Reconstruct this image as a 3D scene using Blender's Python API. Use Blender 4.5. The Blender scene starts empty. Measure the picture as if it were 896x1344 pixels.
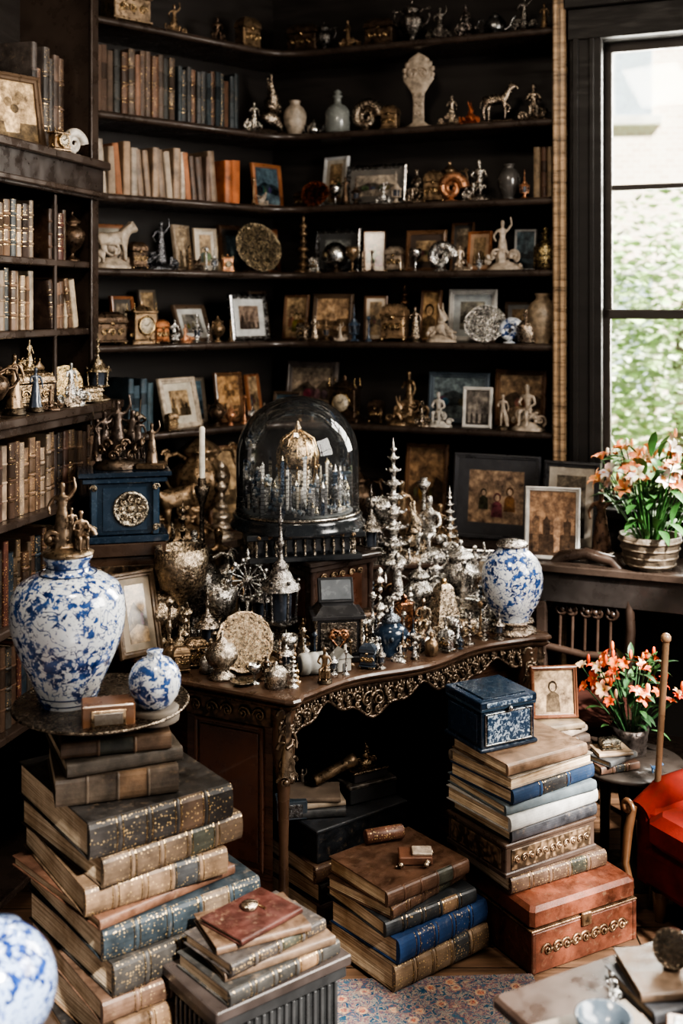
import bpy, math, random
import numpy as np
from mathutils import Matrix, Vector
R=random.Random(11)
pi=math.pi
def T(x=0,y=0,z=0): return Matrix.Translation((x,y,z))
def RZ(a): return Matrix.Rotation(math.radians(a),4,'Z')
def RX(a): return Matrix.Rotation(math.radians(a),4,'X')
def RY(a): return Matrix.Rotation(math.radians(a),4,'Y')
def S(x,y=None,z=None):
    if y is None: y=z=x
    return Matrix.Diagonal((x,y,z,1))
# ---------------------------------------------------------------- materials
def newmat(name):
    m=bpy.data.materials.new(name); m.use_nodes=True
    nt=m.node_tree; b=nt.nodes['Principled BSDF']
    return m,nt,b
def N(nt,t,**kw):
    n=nt.nodes.new(t)
    for k,v in kw.items(): setattr(n,k,v)
    return n
def coords(nt,scale=(1,1,1)):
    tc=N(nt,'ShaderNodeTexCoord'); oi=N(nt,'ShaderNodeObjectInfo')
    mu=N(nt,'ShaderNodeMath',operation='MULTIPLY'); mu.inputs[1].default_value=37.0
    nt.links.new(oi.outputs['Random'],mu.inputs[0])
    ad=N(nt,'ShaderNodeVectorMath',operation='ADD')
    nt.links.new(tc.outputs['Object'],ad.inputs[0]); nt.links.new(mu.outputs[0],ad.inputs[1])
    mp=N(nt,'ShaderNodeMapping'); mp.inputs['Scale'].default_value=scale
    nt.links.new(ad.outputs[0],mp.inputs[0])
    return mp.outputs[0]
def noise(nt,v,scale,detail=4,rough=.6,dist=0):
    n=N(nt,'ShaderNodeTexNoise'); n.inputs['Scale'].default_value=scale
    n.inputs['Detail'].default_value=detail; n.inputs['Roughness'].default_value=rough; n.inputs['Distortion'].default_value=dist
    nt.links.new(v,n.inputs['Vector']); return n.outputs['Fac']
def ramp(nt,fac,stops):
    r=N(nt,'ShaderNodeValToRGB'); cr=r.color_ramp
    while len(cr.elements)<len(stops): cr.elements.new(.5)
    for e,(p,c) in zip(cr.elements,stops):
        e.position=p; e.color=(c[0],c[1],c[2],1) if not isinstance(c,(int,float)) else (c,c,c,1)
    nt.links.new(fac,r.inputs[0]); return r.outputs[0]
def mix(nt,fac,a,b,mode='MIX'):
    m=N(nt,'ShaderNodeMix',data_type='RGBA',blend_type=mode)
    for sock,val in ((m.inputs[0],fac),(m.inputs[6],a),(m.inputs[7],b)):
        if isinstance(val,(int,float)): sock.default_value=val
        elif isinstance(val,tuple): sock.default_value=(val[0],val[1],val[2],1)
        else: nt.links.new(val,sock)
    return m.outputs[2]
def attr(nt):
    a=N(nt,'ShaderNodeAttribute'); a.attribute_name='Col'; return a.outputs['Color']
def bump(nt,b,h,strength=.3,dist=.002):
    n=N(nt,'ShaderNodeBump'); n.inputs['Strength'].default_value=strength; n.inputs['Distance'].default_value=dist
    nt.links.new(h,n.inputs['Height']); nt.links.new(n.outputs[0],b.inputs['Normal'])
def mk(name,rough=.5,metal=0.,ns=18,lo=.45,hi=1.1,bs=80,bst=.2,sc=(1,1,1),coat=0,vr=.15,wear=0,wcol=(.35,.25,.16),bd=.002,spec=.5):
    m,nt,b=newmat(name); v=coords(nt,sc)
    n1=noise(nt,v,ns,6,.65); f=ramp(nt,n1,[(.3,lo),(.7,hi)])
    c=mix(nt,1.0,attr(nt),f,'MULTIPLY')
    if wear>0:
        n3=noise(nt,v,ns*2.7,8,.75); w=ramp(nt,n3,[(.56,0),(.68,wear)])
        c=mix(nt,w,c,wcol)
    nt.links.new(c,b.inputs['Base Color'])
    rr=ramp(nt,noise(nt,v,ns*2,3),[(.3,max(.03,rough-vr)),(.7,min(1,rough+vr))])
    nt.links.new(rr,b.inputs['Roughness']); b.inputs['Specular IOR Level'].default_value=spec
    b.inputs['Metallic'].default_value=metal; b.inputs['Coat Weight'].default_value=coat
    if bst>0: bump(nt,b,noise(nt,v,bs,5,.6),bst,bd)
    return m
M_leather=mk('leather',.45,0,16,.3,1.3,220,.35,wear=.4,wcol=(.20,.14,.09),spec=.35)
M_cloth=mk('bookcloth',.75,0,20,.6,1.2,400,.3,wear=.25,wcol=(.2,.16,.12),spec=.25)
M_wood=mk('dark_wood',.32,0,7,.6,1.3,60,.12,(1,1,1),coat=.15,spec=.4)
M_case=mk('matte_dark_wood',.55,0,5,.7,1.2,60,.1,(1,1,6),spec=.3)
M_woodr=mk('grain_wood',.35,0,6,.35,1.5,40,.2,(1,1,9),coat=.2)
M_metal=mk('metal',.22,1.0,30,.3,1.2,120,.5)
M_ornate=mk('ornate_metal',.24,.97,55,.10,1.4,95,1.0,bd=.005)
M_brz=mk('patinated_bronze',.34,.78,30,.25,1.5,90,.7,bd=.003)
M_matte=mk('painted_matte',.75,0,22,.6,1.15,90,.25,wear=.15,wcol=(.2,.15,.1))
M_gloss=mk('glazed',.2,0,22,.75,1.1,60,.05,coat=.25)
M_ivory=mk('ivory',.42,0,38,.35,1.15,75,.8,bd=.004)
M_velvet=mk('velvet',.95,0,12,.5,1.25,200,.3,spec=.1)
M_plaster=mk('plaster',.85,0,3,.8,1.1,40,.1)
M_leaf=mk('foliage',.5,0,30,.6,1.3,60,.1)
M_petal=mk('petal',.5,0,40,.75,1.1,60,.1)
M_stone=mk('stone',.8,0,5,.7,1.1,30,.3)
def mat_pages():
    m,nt,b=newmat('page_edges'); v=coords(nt,(4,4,420))
    n=noise(nt,v,1.0,3,.6); f=ramp(nt,n,[(.3,(.20,.135,.08)),(.5,(.58,.45,.31)),(.7,(.86,.74,.56))])
    v2=coords(nt); g=ramp(nt,noise(nt,v2,9,5),[(.3,(.5,.42,.34)),(.6,(1,1,1))])
    c=mix(nt,1.,f,g,'MULTIPLY'); c=mix(nt,1.,c,attr(nt),'MULTIPLY')
    nt.links.new(c,b.inputs['Base Color']); b.inputs['Roughness'].default_value=.8
    bump(nt,b,n,.5,.002); return m
M_pages=mat_pages()
def mat_tool():
    m,nt,b=newmat('gold_tooled_leather'); v=coords(nt)
    base=mix(nt,1.,attr(nt),ramp(nt,noise(nt,v,20,5),[(.3,.4),(.7,1.3)]),'MULTIPLY')
    vo=N(nt,'ShaderNodeTexVoronoi'); vo.inputs['Scale'].default_value=120; vo.inputs['Randomness'].default_value=.55
    nt.links.new(v,vo.inputs['Vector'])
    a=ramp(nt,vo.outputs['Distance'],[(.26,1),(.36,0)])
    n2=ramp(nt,noise(nt,v,150,2,.5),[(.47,0),(.53,1)])
    k=mix(nt,1.,a,n2,'MULTIPLY')
    k=mix(nt,1.,k,ramp(nt,noise(nt,v,25,2),[(.38,.15),(.5,1)]),'MULTIPLY')
    c=mix(nt,k,base,(.60,.43,.22)); nt.links.new(c,b.inputs['Base Color'])
    nt.links.new(k,b.inputs['Metallic']); b.inputs['Roughness'].default_value=.42; b.inputs['Specular IOR Level'].default_value=.35
    bump(nt,b,k,.3,.001); return m
M_tool=mat_tool()
def mat_porc(name,s=1.):
    m,nt,b=newmat(name); v=coords(nt)
    a=ramp(nt,noise(nt,v,46*s,5,.62,.4),[(.49,0),(.52,1)])
    sp=ramp(nt,noise(nt,v,11*s,3,.5,.3),[(.45,0),(.48,1)])
    a2=mix(nt,1.,a,sp,'MULTIPLY')
    e=ramp(nt,noise(nt,v,17*s,2,.5,.4),[(.484,0),(.492,1),(.500,1),(.508,0)])
    n5=ramp(nt,noise(nt,v,95*s,3,.6),[(.58,0),(.61,1)])
    k=mix(nt,1.,a2,e,'LIGHTEN'); k=mix(nt,.8,k,n5,'LIGHTEN')
    blue=ramp(nt,noise(nt,v,30*s,4),[(.35,(.008,.022,.09)),(.65,(.045,.11,.30))])
    c=mix(nt,k,(.60,.63,.65),blue); c=mix(nt,1.,c,attr(nt),'MULTIPLY')
    nt.links.new(c,b.inputs['Base Color']); b.inputs['Roughness'].default_value=.18; b.inputs['Coat Weight'].default_value=.5
    return m
M_porc=mat_porc('blue_white_porcelain',1.0); M_porc2=mat_porc('blue_white_porcelain_fine',1.25)
def mat_carve():
    m,nt,b=newmat('carved_relief'); v=coords(nt)
    vo=N(nt,'ShaderNodeTexVoronoi',feature='SMOOTH_F1'); vo.inputs['Scale'].default_value=55
    nd=N(nt,'ShaderNodeTexNoise'); nd.inputs['Scale'].default_value=25; nt.links.new(v,nd.inputs['Vector'])
    ad=N(nt,'ShaderNodeVectorMath',operation='ADD'); sc=N(nt,'ShaderNodeVectorMath',operation='SCALE'); sc.inputs['Scale'].default_value=.06
    nt.links.new(nd.outputs['Color'],sc.inputs[0]); nt.links.new(v,ad.inputs[0]); nt.links.new(sc.outputs[0],ad.inputs[1])
    nt.links.new(ad.outputs[0],vo.inputs['Vector'])
    h=vo.outputs['Distance']; f=ramp(nt,h,[(.1,1.7),(.55,.25)])
    c=mix(nt,1.,attr(nt),f,'MULTIPLY'); nt.links.new(c,b.inputs['Base Color'])
    b.inputs['Roughness'].default_value=.4; b.inputs['Metallic'].default_value=.35
    bump(nt,b,h,-1.,.008); return m
M_carve=mat_carve()
def mat_pic():
    m,nt,b=newmat('photograph_print'); v=coords(nt)
    f=ramp(nt,noise(nt,v,26,6,.7),[(.32,(.15,.14,.14)),(.5,(.6,.56,.5)),(.68,(1.35,1.25,1.05))])
    c=mix(nt,1.,attr(nt),f,'MULTIPLY'); nt.links.new(c,b.inputs['Base Color'])
    b.inputs['Roughness'].default_value=.22; return m
M_pic=mat_pic()
def mat_inlay():
    m,nt,b=newmat('painted_inlay'); v=coords(nt)
    k=ramp(nt,noise(nt,v,75,6,.7,.6),[(.51,0),(.56,1)])
    c=mix(nt,k,attr(nt),(.38,.44,.50)); nt.links.new(c,b.inputs['Base Color']); b.inputs['Roughness'].default_value=.3
    return m
M_inlay=mat_inlay()
def mat_rug():
    m,nt,b=newmat('persian_rug'); v=coords(nt)
    vo=N(nt,'ShaderNodeTexVoronoi'); vo.inputs['Scale'].default_value=16; vo.inputs['Randomness'].default_value=.7; nt.links.new(v,vo.inputs['Vector'])
    c1=ramp(nt,vo.outputs['Distance'],[(.12,(.16,.03,.015)),(.2,(.28,.20,.12)),(.3,(.010,.028,.055)),(.55,(.02,.055,.08))])
    n=noise(nt,v,42,4,.7,1.5); c2=ramp(nt,n,[(.42,(.006,.02,.04)),(.48,(.28,.21,.13)),(.53,(.17,.035,.018)),(.6,(.025,.055,.075))])
    c=mix(nt,.55,c1,c2); nt.links.new(c,b.inputs['Base Color']); b.inputs['Roughness'].default_value=.95; b.inputs['Specular IOR Level'].default_value=.1
    bump(nt,b,noise(nt,v,300,2),.6,.003); return m
M_rug=mat_rug()
def mat_floor():
    m,nt,b=newmat('floorboards'); v=coords(nt); br=N(nt,'ShaderNodeTexBrick')
    br.inputs['Scale'].default_value=1; br.inputs['Brick Width'].default_value=1.6; br.inputs['Row Height'].default_value=.11; br.inputs['Mortar Size'].default_value=.003
    br.inputs['Color1'].default_value=(.075,.042,.026,1); br.inputs['Color2'].default_value=(.11,.065,.04,1); br.inputs['Mortar'].default_value=(.012,.008,.005,1)
    nt.links.new(v,br.inputs['Vector'])
    mp=N(nt,'ShaderNodeMapping'); mp.inputs['Scale'].default_value=(3,40,1); nt.links.new(v,mp.inputs[0])
    c=mix(nt,1.,br.outputs['Color'],ramp(nt,noise(nt,mp.outputs[0],1.5,5),[(.3,.5),(.7,1.4)]),'MULTIPLY')
    nt.links.new(c,b.inputs['Base Color']); b.inputs['Roughness'].default_value=.35; return m
M_floor=mat_floor()
def mat_brick():
    m,nt,b=newmat('facade_brick'); tc=N(nt,'ShaderNodeTexCoord'); br=N(nt,'ShaderNodeTexBrick')
    mp=N(nt,'ShaderNodeMapping'); mp.inputs['Rotation'].default_value=(pi/2,0,0); nt.links.new(tc.outputs['Object'],mp.inputs[0])
    br.inputs['Scale'].default_value=4; br.inputs['Color1'].default_value=(.72,.56,.44,1); br.inputs['Color2'].default_value=(.82,.69,.57,1); br.inputs['Mortar'].default_value=(.9,.86,.8,1)
    nt.links.new(mp.outputs[0],br.inputs['Vector']); nt.links.new(br.outputs['Color'],b.inputs['Base Color']); b.inputs['Roughness'].default_value=.9
    return m
M_brick=mat_brick()
def mat_glass(name,tint=(1,1,1),ior=1.5,pale_mix=0.):
    m,nt,b=newmat(name); out=nt.nodes['Material Output']; nt.nodes.remove(b)
    tr=N(nt,'ShaderNodeBsdfTransparent'); tr.inputs[0].default_value=(*tint,1)
    gl=N(nt,'ShaderNodeBsdfGlossy'); gl.inputs['Roughness'].default_value=.04
    fr=N(nt,'ShaderNodeFresnel'); fr.inputs['IOR'].default_value=ior
    df=N(nt,'ShaderNodeBsdfDiffuse'); df.inputs[0].default_value=(.8,.82,.84,1)
    md=N(nt,'ShaderNodeMixShader'); md.inputs[0].default_value=pale_mix; nt.links.new(tr.outputs[0],md.inputs[1]); nt.links.new(df.outputs[0],md.inputs[2])
    ms=N(nt,'ShaderNodeMixShader'); nt.links.new(fr.outputs[0],ms.inputs[0]); nt.links.new(md.outputs[0],ms.inputs[1]); nt.links.new(gl.outputs[0],ms.inputs[2])
    nt.links.new(ms.outputs[0],out.inputs['Surface']); return m
M_glass=mat_glass('dome_glass_painted_haze',(.99,.99,.99),1.42,.014); M_pane=mat_glass('window_glass',(.98,.99,.98),1.25,.02)  # pale diffuse mixed into the dome glass paints its hazy reflection
# ---------------------------------------------------------------- mesh builder
class MB:
    def __init__(s,M=None):
        s.v=[];s.f=[];s.m=[];s.c=[];s.sm=[];s.mats=[];s.M=M or Matrix()
    def add(s,vs,fs,mat,col=(1,1,1),smooth=False,M=None):
        Tm=s.M@M if M is not None else s.M
        o=len(s.v); s.v.extend([Tm@Vector(p) for p in vs])
        if mat not in s.mats: s.mats.append(mat)
        k=s.mats.index(mat)
        for f in fs:
            s.f.append([o+i for i in f]); s.m.append(k); s.c.append(col); s.sm.append(smooth)
    def loft(s,rings,mat,col,smooth=False,M=None,cap0=True,cap1=True,closed=True):
        n=len(rings[0]); vs=[p for r in rings for p in r]; fs=[]
        for i in range(len(rings)-1):
            for j in range(n if closed else n-1):
                k=(j+1)%n; fs.append((i*n+j,i*n+k,(i+1)*n+k,(i+1)*n+j))
        s.add(vs,fs,mat,col,smooth,M)
        if closed and cap0: s.add(rings[0],[tuple(range(n-1,-1,-1))],mat,col,False,M)
        if closed and cap1: s.add(rings[-1],[tuple(range(n))],mat,col,False,M)
    def box(s,c,d,mat,col,M=None,b=.003):
        x,y,z=d[0]/2,d[1]/2,d[2]/2; b=min(b,x*.5,y*.5,z*.5)
        def ring(e,zz):
            X=x-e;Y=y-e
            return [(c[0]+p,c[1]+q,c[2]+zz) for p,q in ((-X+b,-Y),(X-b,-Y),(X,-Y+b),(X,Y-b),(X-b,Y),(-X+b,Y),(-X,Y-b),(-X,-Y+b))]
        s.loft([ring(b,-z),ring(0,-z+b),ring(0,z-b),ring(b,z)],mat,col,False,M)
    def lathe(s,prof,mat,col,n=20,M=None,mod=None,smooth=True):
        rings=[]
        for r,z in prof:
            ring=[]
            for j in range(n):
                a=2*pi*j/n; rr=r*(mod(a,z) if mod else 1); ring.append((rr*math.cos(a),rr*math.sin(a),z))
            rings.append(ring)
        s.loft(rings,mat,col,smooth,M,prof[0][0]>1e-4,prof[-1][0]>1e-4)
    def ball(s,c,r,mat,col,n=12,M=None):
        if isinstance(r,(int,float)): r=(r,r,r)
        k=max(4,n//2); pr=[(max(1e-5,math.sin(pi*i/k)),-math.cos(pi*i/k)) for i in range(k+1)]
        s.lathe(pr,mat,col,n,(M or Matrix())@T(*c)@S(*r))
    def tube(s,pts,r,mat,col,n=6,M=None):
        P=[Vector(p) for p in pts]; m=len(P)
        rs=r if isinstance(r,(list,tuple)) else [r]*m
        rings=[]; up=None
        for i in range(m):
            t=(P[min(i+1,m-1)]-P[max(i-1,0)])
            if t.length<1e-9: t=Vector((0,0,1))
            t.normalize()
            if up is None: up=Vector((0,0,1)) if abs(t.z)<.9 else Vector((1,0,0))
            a=t.cross(up)
            if a.length<1e-4: a=t.orthogonal()
            a.normalize(); b=a.cross(t); up=b
            rings.append([tuple(P[i]+(a*math.cos(2*pi*j/n)+b*math.sin(2*pi*j/n))*rs[i]) for j in range(n)])
        s.loft(rings,mat,col,True,M)
    def shape(s,sh,M,mat,col): s.add(sh[0],sh[1],mat,col,True,M)
    def finish(s,name,loc=(0,0,0),rz=0,parent=None):
        me=bpy.data.meshes.new(name); me.from_pydata([tuple(v) for v in s.v],[],s.f)
        for m in s.mats: me.materials.append(m)
        me.polygons.foreach_set('material_index',s.m); me.polygons.foreach_set('use_smooth',s.sm)
        ca=me.color_attributes.new('Col','FLOAT_COLOR','CORNER')
        cnt=np.array([len(f) for f in s.f]); cols=np.ones((len(s.f),4),dtype=np.float32); cols[:,:3]=np.array(s.c,dtype=np.float32)
        ca.data.foreach_set('color',np.repeat(cols,cnt,axis=0).ravel())
        me.update(); ob=bpy.data.objects.new(name,me); bpy.context.collection.objects.link(ob)
        ob.location=loc; ob.rotation_euler=(0,0,math.radians(rz))
        if parent: ob.parent=parent
        return ob
def prism(mb,poly,z0,z1,mat,col,b=.0):
    c=Vector((sum(p[0] for p in poly)/len(poly),sum(p[1] for p in poly)/len(poly)))
    def off(d): 
        out=[]
        for p in poly:
            v=Vector(p)-c; l=v.length; v=v*((l-d)/l); out.append((c.x+v.x,c.y+v.y))
        return out
    if b>0:
        a=off(b); mb.loft([[(x,y,z0) for x,y in a],[(x,y,z0+b) for x,y in poly],[(x,y,z1-b) for x,y in poly],[(x,y,z1) for x,y in a]],mat,col)
    else: mb.loft([[(x,y,z0) for x,y in poly],[(x,y,z1) for x,y in poly]],mat,col)
# ---------------------------------------------------------------- sculpted shapes through skin modifier
def skin(vs,es,rs,sub=1):
    me=bpy.data.meshes.new('tmp'); me.from_pydata(vs,es,[]); ob=bpy.data.objects.new('tmp',me); bpy.context.collection.objects.link(ob)
    ob.modifiers.new('s','SKIN'); 
    for i,r in enumerate(rs):
        d=me.skin_vertices[0].data[i]; d.radius=(r,r) if not isinstance(r,tuple) else r; d.use_root=(i==0)
    sm=ob.modifiers.new('u','SUBSURF'); sm.levels=sub
    dg=bpy.context.evaluated_depsgraph_get(); ev=ob.evaluated_get(dg); m2=ev.to_mesh()
    out=([tuple(v.co) for v in m2.vertices],[tuple(p.vertices) for p in m2.polygons]); ev.to_mesh_clear()
    bpy.data.objects.remove(ob); bpy.data.meshes.remove(me); return out
def fig(armL,armR,legL,legR,lean=(0,0),z0=.5):
    lx,ly=lean
    vs=[(0,0,z0),(lx*.3,ly*.3,z0+.1),(lx*.6,ly*.6,z0+.22),(lx,ly,z0+.31),(lx,ly-.005,z0+.37),(lx,ly-.01,z0+.43),(lx,ly,z0+.475)]
    rs=[(.075,.06),(.06,.05),(.085,.06),(.03,.03),(.045,.045),(.055,.055),(.03,.03)]
    es=[(0,1),(1,2),(2,3),(3,4),(4,5),(5,6)]
    for sgn,a in ((-1,armL),(1,armR)):
        p=2; b=len(vs); vs.append((lx*.6+sgn*.11,ly*.6,z0+.25)); rs.append(.035)
        es.append((p,b)); 
        for k,q in enumerate(a): vs.append(q); rs.append((.026,.018,.022)[min(k,2)]); es.append((len(vs)-2,len(vs)-1))
    for sgn,a in ((-1,legL),(1,legR)):
        b=len(vs); vs.append((sgn*.055,0,z0-.05)); rs.append(.055); es.append((0,b))
        for k,q in enumerate(a): vs.append(q); rs.append((.042,.026,.018)[min(k,2)]); es.append((len(vs)-2,len(vs)-1))
    return skin(vs,es,rs)
legs=([(-.06,0,.27),(-.07,.01,.04),(-.07,-.06,.02)],[(.06,-.02,.27),(.09,.02,.04),(.09,-.05,.02)])
F_up=fig([(-.2,0,.62),(-.16,-.08,.5)],[(.2,-.02,.88),(.17,-.02,1.05)],*legs)
F_stand=fig([(-.17,-.03,.6),(-.08,-.12,.62)],[(.17,0,.6),(.16,-.06,.46)],*legs)
F_dance=fig([(-.24,0,.82),(-.33,-.02,.96)],[(.22,-.05,.72),(.34,-.08,.8)],[(-.1,0,.27),(-.16,.1,.1),(-.2,.14,.06)],[(.03,-.02,.27),(.03,0,.04),(.03,-.06,.02)],(.05,-.02))
F_sit=fig([(-.16,-.06,.4),(-.06,-.16,.38)],[(.16,-.04,.4),(.1,-.18,.34)],[(-.07,-.22,.27),(-.07,-.22,.04),(-.07,-.28,.02)],[(.07,-.22,.27),(.08,-.2,.04),(.08,-.26,.02)],(0,-.03),.28)
H_horse=skin([(0,.0,.55),(.22,0,.56),(.3,0,.62),(.38,0,.8),(.42,0,.9),(.52,0,.86),(.6,0,.78),(-.2,0,.57),(-.3,0,.6),(-.38,0,.5),(-.4,0,.3),
 (.24,-.07,.45),(.28,-.08,.24),(.26,-.08,.02),(.24,.07,.45),(.36,.08,.34),(.3,.08,.2),(-.24,-.07,.42),(-.3,-.08,.24),(-.26,-.08,.02),(-.24,.07,.42),(-.2,.08,.24),(-.2,.08,.02),(.4,0,.98)],
 [(0,1),(1,2),(2,3),(3,4),(4,5),(5,6),(0,7),(7,8),(8,9),(9,10),(1,11),(11,12),(12,13),(1,14),(14,15),(15,16),(7,17),(17,18),(18,19),(7,20),(20,21),(21,22),(4,23)],
 [.13,.14,.11,.075,.06,.05,.035,.13,.05,.03,.02,.06,.03,.03,.06,.03,.03,.065,.03,.03,.065,.03,.03,.015])
H_bird=skin([(0,0,.35),(.18,0,.42),(.28,0,.62),(.3,0,.78),(.42,0,.76),(-.22,0,.3),(-.48,0,.22),(-.02,-.03,.12),(.0,-.04,.0),(-.1,.2,.5),(-.35,.3,.6),(-.1,-.2,.5),(-.35,-.3,.6)],
 [(0,1),(1,2),(2,3),(3,4),(0,5),(5,6),(0,7),(7,8),(0,9),(9,10),(0,11),(11,12)],[.15,.12,.06,.07,.015,.1,.02,.03,.05,.07,.02,.07,.02])
H_dog=skin([(0,0,.45),(.25,0,.5),(.36,0,.66),(.48,0,.72),(.62,0,.66),(-.24,0,.46),(-.36,0,.55),(-.45,0,.7),(.26,-.08,.25),(.28,-.08,.02),(.26,.08,.25),(.28,.08,.02),(-.26,-.08,.25),(-.26,-.08,.02),(-.26,.08,.25),(-.26,.08,.02),(.45,-.07,.86),(.45,.07,.86)],
 [(0,1),(1,2),(2,3),(3,4),(0,5),(5,6),(6,7),(1,8),(8,9),(1,10),(10,11),(5,12),(12,13),(5,14),(14,15),(3,16),(3,17)],[.15,.15,.1,.1,.05,.14,.03,.015,.05,.04,.05,.04,.06,.04,.06,.04,.025,.025])
H_rabbit=skin([(0,0,.22),(.02,0,.42),(.1,0,.58),(.22,0,.55),(-.02,-.07,.80),(-.05,-.10,1.0),(.04,.07,.80),(.04,.11,1.0),(-.2,0,.2),(.14,-.1,.1),(.22,-.1,.02),(.14,.1,.1),(.22,.1,.02),(.12,-.07,.4),(.22,-.06,.34)],
 [(0,1),(1,2),(2,3),(2,4),(4,5),(2,6),(6,7),(0,8),(0,9),(9,10),(0,11),(11,12),(1,13),(13,14)],[.18,.13,.11,.05,.035,.02,.035,.02,.07,.07,.04,.07,.04,.04,.03])
# ---------------------------------------------------------------- ornaments (all base at z=0)
def spiral(turn=1.6,r0=1,k=.16,n=22):
    return [(r0*math.exp(-k*2*pi*turn*i/n)*math.cos(2*pi*turn*i/n),0,r0*math.exp(-k*2*pi*turn*i/n)*math.sin(2*pi*turn*i/n)) for i in range(n)]
SP=spiral()
def scroll(mb,M,r,th,mat,col,n=5):
    mb.tube(SP,[th/r*(1.1-.6*i/len(SP)) for i in range(len(SP))],mat,col,n,M@S(r))
    mb.ball((SP[-1][0],0,SP[-1][2]),th/r*1.6,mat,col,6,M@S(r))
def rprof(h,rb,rm,n=7,rng=R):
    p=[(rb,0),(rb,h*.03),(rb*.7,h*.06)]; z=h*.08
    dz=(h*.92)/(n)
    for i in range(n):
        t=i/n; r=rm*(.35+.65*rng.random())*(1-.5*t)
        p+= [(r*.35+.001,z),(r*.9,z+dz*.25),(r,z+dz*.45),(r*.8,z+dz*.65),(r*.3+.001,z+dz*.9)]; z+=dz
    p.append((.001,h)); return p
def spire(mb,h,r,mat,col,M=Matrix(),n=6):
    mb.lathe(rprof(h,r,r*.8,n),mat,col,16,M)
def pagoda(mb,h,r,mat,col,M=Matrix()):
    p=[(r,0),(r,h*.02),(r*.7,h*.05),(r*.35,h*.08)]; z=h*.1; n=7
    for i in range(n):
        k=1-.11*i; dz=h*.8/n*(1.15-.05*i); p+=[(r*.3*k,z),(r*.42*k,z+dz*.3),(r*.85*k,z+dz*.42),(r*.9*k,z+dz*.48),(r*.5*k,z+dz*.6),(r*.22*k,z+dz*.8)]; 
        for j in range(6): a=j*pi/3; mb.ball((r*.9*k*math.cos(a),r*.9*k*math.sin(a),z+dz*.55),r*.11*k,mat,col,6,M)
        z+=dz
    p+=[(r*.12,z),(r*.2,z+h*.02),(r*.06,z+h*.04),(.0005,h*1.02)]
    mb.lathe(p,mat,col,20,M)
def urn(mb,h,r,mat,col,M=Matrix(),handles=True,lid=True,flute=0):
    p=[(r*.6,0),(r*.6,h*.03),(r*.45,h*.06),(r*.2,h*.12),(r*.25,h*.17),(r*.7,h*.28),(r*.95,h*.42),(r,h*.52),(r*.9,h*.6),(r*.55,h*.68),(r*.5,h*.72),(r*.68,h*.76),(r*.66,h*.78)]
    if lid: p+=[(r*.45,h*.83),(r*.2,h*.88),(r*.08,h*.91),(r*.14,h*.94),(r*.1,h*.98),(.0005,h)]
    else: p+=[(r*.55,h*.78),(r*.45,h*.7),(.001,h*.69)]
    md=(lambda a,z:1+.05*math.sin(flute*a)) if flute else None
    mb.lathe(p,mat,col,24 if not flute else 40,M,md)
    if handles:
        for sg in (-1,1):
            mb.tube([(sg*r*.85,0,h*.42),(sg*r*1.25,0,h*.45),(sg*r*1.5,0,h*.58),(sg*r*1.35,0,h*.74),(sg*r*.95,0,h*.76),(sg*r*.6,0,h*.7)],r*.075,mat,col,6,M)
            scroll(mb,M@T(sg*r*1.35,0,h*.76)@S(sg,1,1),r*.2,r*.05,mat,col)
def vase(mb,h,r,mat,col,M=Matrix(),neck=.45,ns=28):
    p=[(r*.55,0),(r*.57,h*.02),(r*.52,h*.05),(r*.72,h*.18),(r*.93,h*.38),(r,h*.55),(r*.95,h*.68),(r*.75,h*.8),(r*neck,h*.88),(r*neck*.92,h*.93),(r*neck*1.12,h*.98),(r*neck*1.12,h),(r*neck*.9,h),(r*neck*.8,h*.9),(.001,h*.88)]
    q=[]
    for i in range(len(p)-1):
        for k in range(2): q.append((p[i][0]+(p[i+1][0]-p[i][0])*k/2,p[i][1]+(p[i+1][1]-p[i][1])*k/2))
    q.append(p[-1]); mb.lathe(q,mat,col,ns,M)
def goblet(mb,h,r,mat,col,M=Matrix()):
    mb.lathe([(r*.8,0),(r*.75,h*.03),(r*.15,h*.1),(r*.12,h*.25),(r*.25,h*.32),(r*.12,h*.4),(r*.3,h*.48),(r*.85,h*.62),(r,h*.85),(r*.95,h),(r*.88,h),(r*.8,h*.7),(.001,h*.55)],mat,col,20,M)
def candlestick(mb,h,r,mat,col,candle=0,M=Matrix()):
    mb.lathe([(r,0),(r,h*.03),(r*.6,h*.08),(r*.3,h*.12),(r*.45,h*.18),(r*.2,h*.24),(r*.22,h*.4),(r*.35,h*.48),(r*.2,h*.55),(r*.16,h*.8),(r*.35,h*.86),(r*.6,h*.93),(r*.5,h*.95),(r*.3,h*.95),(r*.3,h),(.001,h)],mat,col,18,M)
    if candle: mb.lathe([(.011,h),(.011,h+candle*.96),(.006,h+candle),(.001,h+candle)],M_matte,(.85,.82,.74),12,M); mb.tube([(0,0,h+candle),(.001,0,h+candle+.012)],.001,M_matte,(.02,.02,.02),4,M)
def robe(mb,h,mat,col,M=Matrix(),sh=None):
    ph=R.random()*6
    mb.lathe([(.16*h,0),(.15*h,.02*h),(.13*h,.2*h),(.10*h,.4*h),(.085*h,.52*h),(.06*h,.6*h),(.075*h,.68*h),(.06*h,.76*h),(.02*h,.8*h)],mat,col,26,M@S(1,.8,1),lambda a,z:1+.12*math.sin(7*a+ph+z*9/h)*max(0,1-z/h/.6))
    mb.shape(sh or F_stand,M@S(h),mat,col)
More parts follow.
